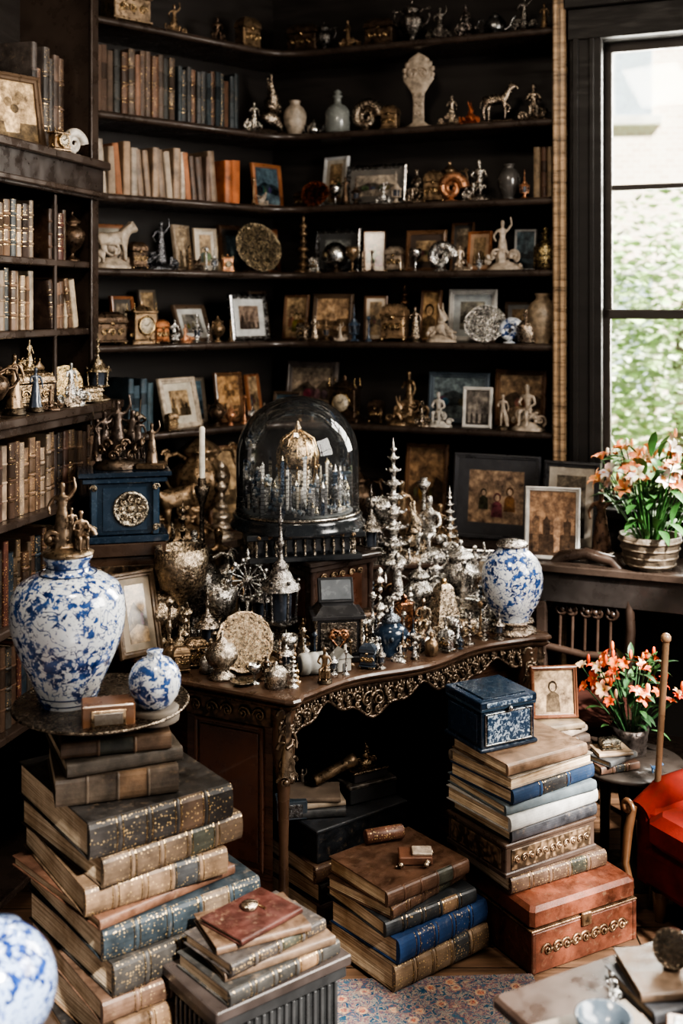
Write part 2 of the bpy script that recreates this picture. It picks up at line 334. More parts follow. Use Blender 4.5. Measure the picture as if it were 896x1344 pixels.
def figure(mb,h,mat,col,kind=None,M=Matrix(),base=True,bc=None):
    kind=kind or R.choice(['up','stand','robe','robe','robe2','sit'])
    b=0
    if base:
        b=h*.1; mb.lathe([(h*.2,0),(h*.2,b*.3),(h*.17,b*.5),(h*.18,b*.9),(h*.16,b),(.001,b)],M_brz if bc is None else mat,bc or (.06,.045,.03),20,M)
    Q=M@T(0,0,b); hh=h-b
    if kind=='robe': robe(mb,hh,mat,col,Q)
    elif kind=='robe2': robe(mb,hh*.95,mat,col,Q,F_up)
    elif kind=='sit':
        mb.box((0,.0,hh*.14),(hh*.3,hh*.24,hh*.28),mat,col,Q); mb.shape(F_sit,Q@S(hh*1.25),mat,col)
    else:
        mb.shape({'up':F_up,'stand':F_stand,'dance':F_dance}[kind],Q@S(hh*(.9 if kind!='stand' else 1)),mat,col)
        mb.tube([(.12*hh,.08*hh,.0),(.1*hh,.07*hh,.3*hh),(.05*hh,.06*hh,.5*hh)],[.05*hh,.035*hh,.02*hh],mat,col,7,Q)
def sculpture(mb,h,mat,col,M=Matrix()):
    mb.lathe([(h*.34,0),(h*.34,h*.04),(h*.28,h*.08),(h*.2,h*.14),(.001,h*.2)],mat,col,16,M@S(1,.6,1),lambda a,z:1+.1*math.sin(5*a))
    k=R.random()
    if k<.5: robe(mb,h*.85,mat,col,M@T(R.uniform(-.1,.1)*h,0,h*.1)@RZ(R.uniform(-40,40)),R.choice([F_up,F_stand]))
    elif k<.75: mb.shape(F_sit,M@T(0,0,h*.1)@RZ(R.uniform(-40,40))@S(h*1.1),mat,col)
    else: mb.shape(R.choice([H_rabbit,H_bird,H_dog]),M@T(0,0,h*.12)@S(h*.75),mat,col)
    for i in range(5):
        a=R.uniform(0,pi); scroll(mb,M@T(h*.3*math.cos(a),-h*.05,h*(.1+.22*math.sin(a)))@RY(R.uniform(0,360))@RZ(R.uniform(-30,30)),h*R.uniform(.08,.15),h*.028,mat,col)
    for i in range(6):
        mb.ball((R.uniform(-.3,.3)*h,R.uniform(-.12,.05)*h,h*R.uniform(.05,.3)),(h*.05,h*.04,h*.06),mat,col,7,M)
def animal(mb,h,mat,col,sh,M=Matrix(),base=True):
    b=h*.1 if base else 0
    if base: mb.box((0,0,b/2),(h*.95,h*.4,b),M_brz,(.05,.035,.025),M)
    mb.shape(sh,M@T(0,0,b)@S(h*.95),mat,col)
def nautilus(mb,h,mat,col,M=Matrix()):
    pts=[];rs=[]
    for i in range(40):
        a=i*.33; r=.5*math.exp(-.13*a); pts.append((r*math.cos(a),0,.5+r*math.sin(a))); rs.append(r*.42)
    mb.tube(pts,rs,mat,col,10,M@S(h*.8)); mb.lathe([(.3,0),(.28,.06),(.1,.1),(.08,.2),(.001,.22)],mat,col,14,M@S(h*.8))
def fan(mb,h,w,mat,col,M=Matrix()):
    # tall carved crest: narrow stem widening to a flat lobed tablet
    n=9; F_=M@S(1,.16,1)
    mb.lathe([(w*.4,0),(w*.4,h*.04),(w*.28,h*.06),(w*.16,h*.10),(w*.15,h*.34),(w*.17,h*.46),(w*.30,h*.56),(w*.42,h*.64),(w*.40,h*.72),(w*.34,h*.78),(w*.36,h*.84),(w*.26,h*.92),(.001,h)],mat,col,26,F_)
    mb.lathe([(w*.34,0),(w*.34,h*.04),(w*.2,h*.07),(.001,h*.08)],mat,col,20,M@S(1,.6,1))
    for i in range(n):
        a=pi*(-.08+1.16*i/(n-1)); mb.ball((w*.38*math.cos(a),0,h*.74+w*.34*math.sin(a)),(w*.08,w*.05,w*.08),mat,col,8,M)
    for z in (.2,.32,.44): scroll(mb,M@T(-w*.06,-w*.035,h*z),h*.04,h*.012,mat,col); scroll(mb,M@T(w*.06,-w*.035,h*z)@S(-1,1,1),h*.04,h*.012,mat,col)
    scroll(mb,M@T(-w*.14,-w*.07,h*.72),h*.09,h*.018,mat,col); scroll(mb,M@T(w*.14,-w*.07,h*.72)@S(-1,1,1),h*.09,h*.018,mat,col)
def clock(mb,w,h,mat,col,M=Matrix(),dial=(.6,.52,.4)):
    d=w*.55
    mb.box((0,0,h*.05),(w,d,h*.1),mat,col,M); mb.box((0,0,h*.4),(w*.82,d*.85,h*.6),mat,col,M); mb.box((0,0,h*.73),(w*.95,d*.95,h*.06),mat,col,M)
    mb.lathe([(w*.3,0),(w*.3,.01),(w*.27,.014),(w*.26,.008),(.001,.008)],M_metal,(.45,.33,.18),28,M@T(0,-d*.43,h*.42)@RX(90))
    mb.lathe([(w*.25,.0),(w*.25,.01),(.001,.01)],M_ivory,dial,28,M@T(0,-d*.43,h*.42)@RX(90))
    for k in range(12):
        a=k*pi/6; mb.box((w*.2*math.cos(a),-d*.43-.011,h*.42+w*.2*math.sin(a)),(.004,.002,.004),M_matte,(.02,.02,.02),M)
    mb.tube([(0,-d*.43-.012,h*.42),(w*.1,-d*.43-.012,h*.42+w*.12)],.0018,M_matte,(.01,.01,.01),4,M)
    mb.tube([(0,-d*.43-.012,h*.42),(-w*.11,-d*.43-.012,h*.42+w*.02)],.0018,M_matte,(.01,.01,.01),4,M)
    mb.lathe([(w*.38,h*.76),(w*.3,h*.82),(w*.12,h*.86),(w*.05,h*.9),(w*.07,h*.94),(.001,h)],mat,col,20,M@S(1,.55,1))
    for sx in (-1,1):
        for sy in (-1,1): spire(mb,h*.18,w*.05,M_metal,(.4,.29,.16),M@T(sx*w*.4,sy*d*.38,h*.76),3)
        scroll(mb,M@T(sx*w*.47,-d*.3,h*.2)@S(-sx,1,1),w*.08,w*.02,M_metal,(.4,.29,.16))
def casket(mb,w,d,h,mat,col,M=Matrix(),trim=(.4,.29,.17)):
    for sx in (-1,1):
        for sy in (-1,1): mb.ball((sx*w*.42,sy*d*.4,h*.06),h*.06,M_metal,trim,8,M)
    mb.box((0,0,h*.12),(w,d,h*.06),mat,col,M); mb.box((0,0,h*.4),(w*.92,d*.9,h*.52),mat,col,M,.004); mb.box((0,0,h*.7),(w,d,h*.07),mat,col,M)
    mb.loft([[(x*w*.48*k,y*d*.47*k,z*h) for x,y in ((-1,-1),(1,-1),(1,1),(-1,1))] for k,z in ((1,.73),(.97,.82),(.8,.92),(.5,1.0))],mat,col,False,M)
    mb.ball((0,-d*.47,h*.64),h*.07,M_metal,trim,8,M)
    for k in (-1,0,1): scroll(mb,M@T(k*w*.25,-d*.46,h*.38)@S(1 if k else -1,1,1),h*.13,h*.03,M_metal,trim)
def teapot(mb,h,mat,col,M=Matrix()):
    r=h*.42
    mb.lathe([(r*.6,0),(r*.55,h*.05),(r*.9,h*.2),(r,h*.38),(r*.85,h*.58),(r*.5,h*.7),(r*.55,h*.73),(r*.3,h*.84),(r*.08,h*.88),(r*.14,h*.93),(.001,h)],mat,col,24,M,lambda a,z:1+.03*math.sin(10*a))
    mb.tube([(r*.85,0,h*.25),(r*1.3,0,h*.35),(r*1.5,0,h*.6),(r*1.8,0,h*.72)],[r*.2,r*.14,r*.09,r*.07],mat,col,8,M)
    mb.tube([(-r*.8,0,h*.6),(-r*1.4,0,h*.72),(-r*1.65,0,h*.45),(-r*1.2,0,h*.22),(-r*.85,0,h*.25)],r*.08,mat,col,6,M)
def lantern(mb,h,r,mat,col,M=Matrix()):
    mb.lathe([(r*1.1,0),(r*1.1,h*.02),(r*.8,h*.05),(r*.35,h*.1),(r*.4,h*.16),(r*1.0,h*.2),(r,h*.22),(.001,h*.22)],mat,col,8,M,smooth=False)
    for i in range(6):
        a=i*pi/3; mb.tube([(r*.85*math.cos(a),r*.85*math.sin(a),h*.22),(r*.95*math.cos(a),r*.95*math.sin(a),h*.42)],r*.08,mat,col,5,M)
        mb.ball((r*math.cos(a),r*math.sin(a),h*.48),r*.12,mat,col,6,M)
    mb.lathe([(r*.6,h*.22),(r*.65,h*.42)],M_gloss,(.05,.06,.08),6,M)
    mb.lathe([(r*1.15,h*.42),(r*1.1,h*.45),(r*.7,h*.5),(r*.45,h*.56),(r*.5,h*.58),(r*.15,h*.62),(r*.12,h*.7),(r*.25,h*.73),(r*.1,h*.77),(r*.09,h*.85),(r*.18,h*.88),(r*.05,h*.92),(.001,h)],mat,col,12,M)
def bottle(mb,h,r,mat,col,M=Matrix()):
    mb.lathe([(r*.8,0),(r,h*.05),(r,h*.5),(r*.7,h*.62),(r*.3,h*.68),(r*.28,h*.8),(r*.4,h*.82),(r*.4,h*.86),(r*.15,h*.87),(r*.35,h*.93),(.001,h)],mat,col,20,M)
def plate(mb,r,mat,col,M=Matrix(),rim=(.6,.45,.25),tilt=15,sx=1.0,stand=True):
    Q=M@T(0,0,r)@RX(90-tilt)@S(sx,1,1)
    mb.lathe([(.001,-.004),(r*.6,-.004),(r,.006),(r*1.0,.012)],M_metal,rim,36,Q,lambda a,z:1+.02*math.sin(16*a))
    mb.lathe([(r,.012),(r*.93,.013),(r*.9,.010),(r*.7,.008)],M_ornate,rim,36,Q,lambda a,z:1+.02*math.sin(16*a))
    mb.lathe([(r*.72,.009),(r*.66,.003),(.001,.002)],mat,col,36,Q)
    mb.lathe([(r*.3,.003),(r*.28,.006),(r*.26,.004)],M_metal,rim,24,Q)
    for k in range(16): a=k*pi/8; mb.ball((r*.82*math.cos(a),r*.82*math.sin(a),.012),(r*.06,r*.06,.003),M_metal,rim,6,Q)
    if stand: mb.box((0,.012,.006),(r*.9*sx,.05,.012),M_wood,(.05,.03,.02),M); mb.tube([(0,.02,.01),(0,r*.45,r*.2),(0,r*.52,.006)],.004,M_wood,(.05,.03,.02),5,M)
def frame(w,h,fc=(.08,.05,.03),matc=None,pic=(.5,.42,.32),kind='land',fw=None,tilt=10,fm=None):
    mb=MB(); fm=fm or M_wood; fw=fw or min(w,h)*.11
    Q=T(0,0,.0)@RX(-tilt)
    def rr(e,y): return [(x*(w/2-e),y,h/2+z*(h/2-e)) for x,z in ((-1,-1),(1,-1),(1,1),(-1,1))]
    mb.loft([rr(0,.012),rr(0,0),rr(fw*.15,-.006),rr(fw*.45,-.008),rr(fw*.6,-.003),rr(fw*.9,-.003),rr(fw,.004)],fm,fc,False,Q,True,False)
    e=fw
    if matc: 
        mb.add(rr(e,.004),[(0,1,2,3)],M_matte,matc,False,Q); e=fw+min(w,h)*.14
    y=.0036 if matc else .004
    mb.add(rr(e,y),[(0,1,2,3)],M_pic,pic,False,Q)
    iw,ih=w/2-e,h/2-e
    def P(pts,col,yy): mb.add([(x*iw,yy,h/2+z*ih) for x,z in pts],[tuple(range(len(pts)))],M_pic,col,False,Q)
    dk=tuple(c*.3 for c in pic); lt=tuple(min(.8,c*1.3+.03) for c in pic)
    asp=ih/iw
    def person(ox,s,oz,yy,body,face):
        P([(ox-.6*s*asp*.8,oz-1.6*s),(ox+.6*s*asp*.8,oz-1.6*s),(ox+.5*s*asp*.8,oz-.55*s),(ox+.15*s*asp,oz-.35*s),(ox-.15*s*asp,oz-.35*s),(ox-.5*s*asp*.8,oz-.55*s)],body,yy)
        P([(ox+.30*s*math.cos(a)*asp,oz+.36*s*math.sin(a)) for a in [k*pi/7 for k in range(14)]],tuple(c*.5 for c in body),yy-.0003)
        P([(ox+.2*s*math.cos(a)*asp,oz-.05*s+.27*s*math.sin(a)) for a in [k*pi/7 for k in range(14)]],face,yy-.0006)
    if kind=='port' and R.random()<.45: kind=R.choice(['fam','still','sea'])
    if kind=='port': person(R.uniform(-.2,.2),R.uniform(.7,.8),.25,y-.0006,dk,lt)
    elif kind=='fam':
        for k,ox in enumerate((-.45,.05,.5)): person(ox,R.uniform(.38,.5),R.uniform(-.15,.25),y-.0006-.0002*k,tuple(c*R.uniform(.15,.7) for c in pic),lt)
    elif kind=='still':
        P([(-1,-1),(1,-1),(1,-.4),(-1,-.4)],dk,y-.0006); P([(-.25,-.75),(.25,-.75),(.35,-.3),(.15,0),(-.15,0),(-.35,-.3)],lt,y-.001)
        for k in range(8): cx,cz=R.uniform(-.5,.5),R.uniform(0,.7); P([(cx+.16*math.cos(a),cz+.16*math.sin(a)) for a in [q*pi/4 for q in range(8)]],R.choice([lt,dk,tuple(c*.6 for c in pic)]),y-.0013-.0001*k)
    elif kind=='sea':
        P([(-1,-1),(1,-1),(1,-.05),(-1,-.15)],dk,y-.0006); P([(-1,-.6),(1,-.75),(1,-.5),(-1,-.4)],tuple(c*.7 for c in pic),y-.001); P([(-.2,-.2),(.3,-.2),(.1,.55),(0,.6)],lt,y-.0013)
    elif kind=='land':
        r1,r2,r3=R.uniform(-.2,.3),R.uniform(-.3,.2),R.uniform(-.1,.5)
        P([(-1,-1),(1,-1),(1,r1),(.6,r1+.15),(.2,r2),(-.2,r3),(-.5,r3*.7),(-.8,0),(-1,-.1)],dk,y-.0006); P([(-1,-1),(1,-1),(1,-.5),(-.1,-.35),(-1,-.6)],tuple(c*.7 for c in lt),y-.0012)
        for k in range(5):
            cx=R.uniform(-.75,.75); rr_=R.uniform(.08,.22); P([(cx+rr_*math.cos(a),-.2+rr_*1.3*math.sin(a)) for a in [q*pi/5 for q in range(10)]],tuple(c*R.uniform(.15,.8) for c in pic),y-.0009-.0001*k)
    else:
        P([(-1,-1),(1,-1),(1,-.35),(-1,-.35)],dk,y-.0006)
        for k in range(4):
            cx=-.7+.45*k; hh=R.uniform(-.1,.6); P([(cx-.12,-.9),(cx+.12,-.9),(cx+.16,hh*.3),(cx+.07,hh-.12),(cx,hh),(cx-.07,hh-.12),(cx-.16,hh*.3)],R.choice([lt,dk,tuple(c*.6 for c in pic)]),y-.0012)
    s_=math.sin(math.radians(tilt))
    mb.tube([(0,.016+h*.6*s_,h*.6),(0,.03+h*.62*s_+h*.12,.006)],.004,M_wood,(.03,.02,.015),5)
    return mb
# ---------------------------------------------------------------- books
LAB=[(.12,.03,.02),(.03,.03,.03),(.04,.04,.03),(.16,.10,.06)]
def book(mb,L,W,Th,col,M=Matrix(),ribs=4,fancy=True,mat=None,label=None,page=(1,1,1),bt=.004):
    mat=mat or M_leather; label=label or R.choice(LAB)
    mb.box((0,.001,Th/2),(L-.012,W-.014,Th-2*bt+.0004),M_pages,page,M,.0005)
    mb.box((0,.002,bt/2),(L,W-.004,bt),mat,col,M,.0012); mb.box((0,.002,Th-bt/2),(L,W-.004,bt),mat,col,M,.0012)
    bul=min(.012,Th*.22)
    def prof(x,e=0):
        pts=[]
        for k in range(9):
            a=-pi/2+pi*k/8; pts.append((x,-W/2+.004-(bul+.002+e)*math.cos(a)**.8 if abs(math.cos(a))>1e-6 else -W/2+.004,Th/2+(Th/2+e*.4)*math.sin(a)))
        pts.append((x,-W/2+.007,Th-.001)); pts.append((x,-W/2+.007,.001)); return pts
    n=max(1,ribs+1); xs=[-L/2+L*k/n for k in range(n+1)]
    for k in range(n):
        tool=fancy and (k%2==1 or n==1 or fancy==2); c=label if (k==n-2 and n>2) else col
        mb.loft([prof(xs[k]),prof(xs[k+1])],M_tool if tool else mat,c,False,M,k==0,k==n-1)
        if k>0:
            mb.loft([prof(xs[k]-.004,.000),prof(xs[k]-.002,.003),prof(xs[k]+.002,.003),prof(xs[k]+.004,0)],mat,tuple(q*1.3 for q in col),True,M)
            if fancy:
                for s_ in (-1,1): mb.loft([prof(xs[k]+s_*.008-.001,.0006),prof(xs[k]+s_*.008+.001,.0006)],M_metal,(.5,.36,.18),False,M)
UP=Matrix(((0,0,-1,0),(0,1,0,0),(1,0,0,0),(0,0,0,1)))
def book_row(name,loc,rz,length,hmin,hmax,pal,y0=0,wmin=.16,tmin=.02,tmax=.04,fancy=True,ribs=3,lean=0):
    mb=MB(); x=0
    while True:
        t=R.uniform(tmin,tmax)
        if x+t>length: break
        h=R.uniform(hmin,hmax); w=R.uniform(wmin,wmin+.03); c=R.choice(pal); k=R.uniform(.6,1.25); c=tuple(max(.005,q*k) for q in c)
        M=T(x+t,y0+w/2+.008+R.uniform(0,.012),h/2)@UP
        if lean and R.random()<.5:
            a=lean
            M=T(x+t,0,t*math.sin(math.radians(abs(a))))@RY(a)@T(0,y0+w/2+.008,h/2)@UP
            x+=0.004
        book(mb,h,w,t,c,M,ribs=ribs if R.random()<.7 else 0,fancy=fancy if R.random()<.6 else False,mat=M_leather if R.random()<.7 else M_cloth,bt=.002,label=tuple(q*.5 for q in c))
        x+=t+.001
    return mb.finish(name,loc,rz)
def lying(name,x,y,z,L,W,Th,col,rz,**kw):
    mb=MB(); book(mb,L,W,Th,col,**kw); return mb.finish(name,(x,y,z),rz)
# ---------------------------------------------------------------- room geometry
EYE=1.95
CEIL=3.55
P0=Vector((-1.01,4.70)); P1=Vector((-.28,5.40)); P2=Vector((.905,4.90))
class Seg:
    def __init__(s,a,b): s.o=a; s.u=(b-a).normalized(); s.n=Vector((-s.u.y,s.u.x)); s.ang=math.degrees(math.atan2(s.u.y,s.u.x)); s.len=(b-a).length
    def at(s,t,inset): return s.o+s.u*t+s.n*inset
    def along(s,b,inset):
        k=(b-448)/1500; q=s.o+s.n*inset; return (k*q.y-q.x)/(s.u.x-k*s.u.y)
SL=Seg(P0,P1); SR=Seg(P1,P2)
B1=Vector((-.926,4.30)); 
SB=Seg(B1-Vector((.26,.965))*1.6,B1)
DW=(.040,.028,.022); DW2=(.024,.020,.018)
mb=MB(); mb.box((0,2.5,-.03),(5,6.8,.06),M_floor,(1,1,1),b=.001); mb.finish('floor')
mb=MB(); mb.box((0,2.9,CEIL+.05),(5,6,.1),M_plaster,(.35,.33,.3),b=.001); mb.finish('ceiling')
mb=MB(); mb.box((-1.62,2.1,CEIL/2),(.1,5.2,CEIL),M_plaster,(.05,.045,.04),b=.001); mb.finish('wall_left')
def segbox(mb,t0,t1,y0,y1,z0,z1,mat,col,b=.004): mb.box(((t0+t1)/2,(y0+y1)/2,(z0+z1)/2),(t1-t0,y1-y0,z1-z0),mat,col,b=b)
mb=MB(); segbox(mb,-.8,SL.len+.26,.30,.36,0,CEIL-.002,M_case,DW2); mb.finish('wall_back_left',(P0.x,P0.y,0),SL.ang)
mb=MB(); segbox(mb,-.235,SR.len+.05,.30,.36,0,CEIL-.002,M_case,DW2); mb.finish('wall_back',(P1.x,P1.y,0),SR.ang)
def bayline(off,rnd=.16):
    a=P0-SL.u*.14+SL.n*off; b=P2+SR.n*off
    k1=P0+SL.n*off; k2=P2+SR.n*off
    d=SL.u.x*(-SR.u.y)-SL.u.y*(-SR.u.x); dx=k2-k1; t=(dx.x*(-SR.u.y)-dx.y*(-SR.u.x))/d; c=k1+SL.u*t
    pts=[a]
    if rnd>0:
        s=c-SL.u*rnd; e=c+SR.u*rnd
        for i in range(9):
            q=i/8; pts.append(s*(1-q)**2+c*2*q*(1-q)+e*q*q)
    else: pts.append(c)
    pts.append(b); return pts
LV=[3.14,2.75,2.41,2.10,1.78,1.40]
mb=MB()
for z in LV:
    f=bayline(0); bk=bayline(.297,.02); poly=[(p.x,p.y) for p in f]+[(p.x,p.y) for p in reversed(bk)]
    n=len(poly); mb.add([(x,y,z-.028) for x,y in poly]+[(x,y,z) for x,y in poly],[tuple(range(n-1,-1,-1)),tuple(range(n,2*n))]+[(i,(i+1)%n,n+(i+1)%n,n+i) for i in range(n)],M_wood,DW)
    mb.tube([(p.x,p.y,z-.014) for p in f],.017,M_wood,DW,8)
f=bayline(-.20); bk=bayline(.297,.02); poly=[(p.x,p.y) for p in f]+[(p.x,p.y) for p in reversed(bk)]; n=len(poly)
mb.add([(x,y,.90) for x,y in poly]+[(x,y,.93) for x,y in poly],[tuple(range(n-1,-1,-1)),tuple(range(n,2*n))]+[(i,(i+1)%n,n+(i+1)%n,n+i) for i in range(n)],M_wood,DW)
f2=bayline(-.17); poly=[(p.x,p.y) for p in f2]+[(p.x,p.y) for p in reversed(bk)]; n=len(poly)
mb.add([(x,y,0) for x,y in poly]+[(x,y,.90) for x,y in poly],[(i,(i+1)%n,n+(i+1)%n,n+i) for i in range(n)],M_wood,DW2)
mb.finish('corner_bookcase')
mb=MB(); segbox(mb,.004,.062,-.03,.30,0,CEIL-.004,M_woodr,(.18,.12,.07)); segbox(mb,.012,.026,-.036,-.03,0,CEIL-.004,M_woodr,(.32,.22,.135),.002); segbox(mb,.04,.054,-.036,-.03,0,CEIL-.004,M_woodr,(.32,.22,.135),.002)  # lighter brown puts the window's light into the pilaster wood colour
mb.finish('trim_1',(P2.x,P2.y,0),SR.ang)
mb=MB(); WO=(.20,1.25,1.10,3.07); wc=(.018,.016,.015)
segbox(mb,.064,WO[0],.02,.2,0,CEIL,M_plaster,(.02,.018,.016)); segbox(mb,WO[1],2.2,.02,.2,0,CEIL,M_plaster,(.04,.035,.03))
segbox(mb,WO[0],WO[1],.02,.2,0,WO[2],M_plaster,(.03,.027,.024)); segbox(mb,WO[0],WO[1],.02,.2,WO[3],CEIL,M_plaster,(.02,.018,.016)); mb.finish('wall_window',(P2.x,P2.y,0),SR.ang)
mb=MB()
segbox(mb,.075,WO[0]+.01,-.02,.018,.0,3.2,M_case,wc); segbox(mb,.09,.115,-.034,-.02,.0,3.2,M_case,wc); segbox(mb,.16,.18,-.030,-.02,.0,3.2,M_case,wc)
segbox(mb,WO[1]-.01,WO[1]+.13,-.02,.018,.0,3.2,M_case,wc); segbox(mb,.07,WO[1]+.15,-.035,.018,WO[3],3.2,M_case,wc); segbox(mb,.06,WO[1]+.16,-.06,.018,3.2,3.26,M_case,wc)
segbox(mb,.07,WO[1]+.15,-.07,.018,WO[2]-.04,WO[2],M_case,wc); mb.finish('trim_2',(P2.x,P2.y,0),SR.ang)
mb=MB(); a,b,c,d=WO
for (t0,t1,z0,z1,y0) in ((a,a+.035,c,1.93,.05),(b-.035,b,c,1.93,.05),(a,b,c,c+.05,.05),(a,b,1.89,1.93,.05),(a,a+.035,1.9,d,.09),(b-.035,b,1.9,d,.09),(a,b,1.89,1.93,.09),(a,b,d-.04,d,.09),(a+.03,b-.03,2.44,2.462,.095)):
    segbox(mb,t0,t1,y0,y0+.035,z0,z1,M_case,(.04,.034,.03),.004)
segbox(mb,a+.03,b-.03,.066,.069,c+.04,1.9,M_pane,(1,1,1),.0); segbox(mb,a+.03,b-.03,.106,.109,1.92,d-.03,M_pane,(1,1,1),.0)
mb.finish('window_1',(P2.x,P2.y,0),SR.ang)
mb=MB(); xr=1.95
for y0,y1,z0,z1 in ((0.2,1.0,0,CEIL),(3.3,4.42,0,CEIL),(1.0,3.3,0,.9),(1.0,3.3,3.1,CEIL)): mb.box((xr,(y0+y1)/2,(z0+z1)/2),(.12,y1-y0,z1-z0),M_plaster,(.25,.23,.2),b=.001)
mb.finish('wall_right')
mb=MB()
for y0,y1,z0,z1 in ((1.0,1.05,.9,3.1),(3.25,3.3,.9,3.1),(2.12,2.17,.9,3.1),(1,3.3,.9,.95),(1,3.3,3.05,3.1),(1,3.3,2.0,2.04)): mb.box((xr,(y0+y1)/2,(z0+z1)/2),(.06,y1-y0,z1-z0),M_case,wc,b=.003)
mb.finish('added_side_window')  # added out-of-view window, put in to let the side area light through
# ---------------------------------------------------------------- left bookcase
mb=MB(); L=1.6; D=.32; PR=.085
segbox(mb,L-.03,L,0,D,0,CEIL-.01,M_wood,DW); segbox(mb,0,L,D-.02,D,0,CEIL-.01,M_case,DW2)
for z in (2.48,2.11,1.864): segbox(mb,0,L-.03,.0,D-.02,z-.025,z,M_wood,DW)
segbox(mb,0,L+.01,-.03,.0,2.34,2.48,M_wood,(.028,.021,.018)); segbox(mb,0,L+.02,-.055,.0,2.455,2.485,M_wood,DW); segbox(mb,0,L+.02,-.045,0,2.35,2.37,M_wood,DW)
segbox(mb,L-.05,L+.004,-.012,.0,1.6,CEIL-.01,M_wood,DW)
for t in (.62,): segbox(mb,t,t+.03,-.01,D-.02,1.6,2.34,M_wood,DW)
segbox(mb,L-.30,L-.285,.0,.012,1.6,2.34,M_wood,DW)
segbox(mb,0,L+.03,-PR-.02,D,1.565,1.595,M_wood,DW); segbox(mb,0,L+.02,-PR,-.0,1.535,1.565,M_wood,DW)
segbox(mb,L-.02,L+.015,-PR+.005,D,0,1.535,M_wood,DW)
for z in (1.264,.93,.6,.1): segbox(mb,0,L-.02,-PR+.01,D-.02,z-.025,z,M_wood,DW)
segbox(mb,.6,.63,-PR+.005,D-.02,0,1.535,M_wood,DW)
mb.finish('left_bookcase',(SB.o.x,SB.o.y,0),SB.ang)
LIB=[(.26,.19,.13),(.13,.08,.05),(.32,.26,.19),(.07,.045,.035),(.05,.055,.055),(.18,.105,.065)]
DK=[(.04,.035,.03),(.07,.04,.025),(.02,.03,.04),(.10,.07,.045),(.09,.035,.025)]
def brow(seg,t0,t1,z,hmin,hmax,pal,inset=.03,**kw):
    p=seg.at(t0,inset); return book_row('shelf_books',(p.x,p.y,z+.001),seg.ang,t1-t0,hmin,hmax,pal,**kw)
BL=1.6
brow(SB,BL-.62,BL-.34,2.11,.17,.20,LIB); brow(SB,BL-.27,BL-.13,2.11,.16,.20,DK)
brow(SB,BL-.62,BL-.34,1.864,.18,.21,LIB); brow(SB,BL-.26,BL-.06,1.864,.15,.19,LIB,lean=-12)
LO=[(.10,.058,.038),(.15,.095,.06),(.07,.038,.027),(.20,.15,.11),(.04,.03,.027)]
brow(SB,BL-.92,BL-.04,1.264,.20,.25,LO,inset=-.05); brow(SB,BL-.92,BL-.04,.93,.2,.27,DK,inset=-.05); brow(SB,BL-.92,BL-.04,.6,.2,.27,DK,inset=-.05)
brow(SB,BL-.30,BL-.045,2.486,.30,.40,[(.12,.07,.05),(.09,.06,.045),(.06,.05,.045)],inset=.08,tmin=.03,tmax=.045)
# ---------------------------------------------------------------- placing helpers
def world(b,d): return ((b-448)/1500*d,d)
def put(mb,name,x,y,z,rz=0): return mb.finish(name,(x,y,z+.0006),rz)
OCC={}; OCB={}
def reg(D,seg,z,t,w): D.setdefault((seg.ang,z),[]).append((t-w/2,t+w/2))
def free(D,seg,z,t,w): return all(t+w/2<a or t-w/2>b for a,b in D.get((seg.ang,z),[]))
def onseg(seg,mb,name,b,z,inset=.1,yaw=0):
    t=seg.along(b,inset); p=seg.at(t,inset); return put(mb,name,p.x,p.y,z,seg.ang+yaw)
IV=(.42,.35,.28); IVW=(.50,.46,.41); SIL=(.64,.63,.61); BRZ=(.25,.175,.11); GLD=(.62,.44,.24); COP=(.46,.24,.14); TER=(.34,.115,.055); DKB=(.09,.06,.04)
def F(seg,b,z,wpx,hpx,fc=(.08,.05,.03),matc=None,pic=(.4,.33,.25),kind='land',inset=.12,yaw=0,tilt=8,fm=None,fw=None):
    t=seg.along(b,inset); p=seg.at(t,inset); s=p.y/1500
    reg(OCC if inset<.1 else OCB,seg,z,t,wpx*s*1.05); reg(OCB,seg,z,t,wpx*s*1.05)
    m=frame(wpx*s,hpx*s,fc,matc,pic,kind,fw,tilt,fm); return put(m,'picture_frame',p.x,p.y,z,seg.ang+yaw)
WH=(.50,.48,.45); SV=(.42,.42,.42); BR=(.12,.065,.035); OR=(.28,.12,.055); BLU=(.10,.16,.22); SEP=(.38,.29,.20)
def sz(seg,b,px,inset=.1):
    t=seg.along(b,inset); return px*seg.at(t,inset).y/1500
def R2(seg,b0,b1,z,*a,**k):
    t0=seg.along(b0,.03); t1=seg.along(b1,.03); reg(OCC,seg,z,(t0+t1)/2,t1-t0); reg(OCB,seg,z,(t0+t1)/2,t1-t0); brow(seg,t0,t1,z,*a,**k)
R2(SL,130,236,2.75,.27,.30,[(.12,.08,.06),(.05,.05,.045),(.09,.065,.05),(.15,.08,.05)],inset=.05,tmin=.025,tmax=.035); R2(SL,239,322,2.75,.22,.27,[(.035,.045,.05),(.10,.055,.035),(.05,.05,.05)],inset=.05,tmin=.02,tmax=.03)
R2(SL,124,298,2.41,.20,.24,[(.42,.33,.25),(.34,.16,.09),(.28,.20,.14),(.48,.40,.32),(.12,.08,.06)],inset=.05,tmin=.024,tmax=.04,fancy=False,ribs=0,lean=-6)
R2(SL,300,329,2.41,.2,.21,[(.34,.12,.05)],inset=.05,tmin=.045,tmax=.05,ribs=0,fancy=False)
F(SL,354,2.41,50,60,OR,None,BLU,'land',inset=.1)
R2(SR,697,722,2.41,.22,.25,[(.32,.24,.16),(.12,.07,.05)],inset=.05)
F(SR,492,2.41,86,56,SV,(.12,.11,.1),(.35,.32,.3),'land',fm=M_metal)
F(SL,243,2.10,34,62,(.3,.24,.18),None,IV,'build',yaw=15,inset=.14); F(SL,272,2.10,34,58,(.4,.34,.27),(.45,.41,.35),SEP,'port',yaw=-10,inset=.1)
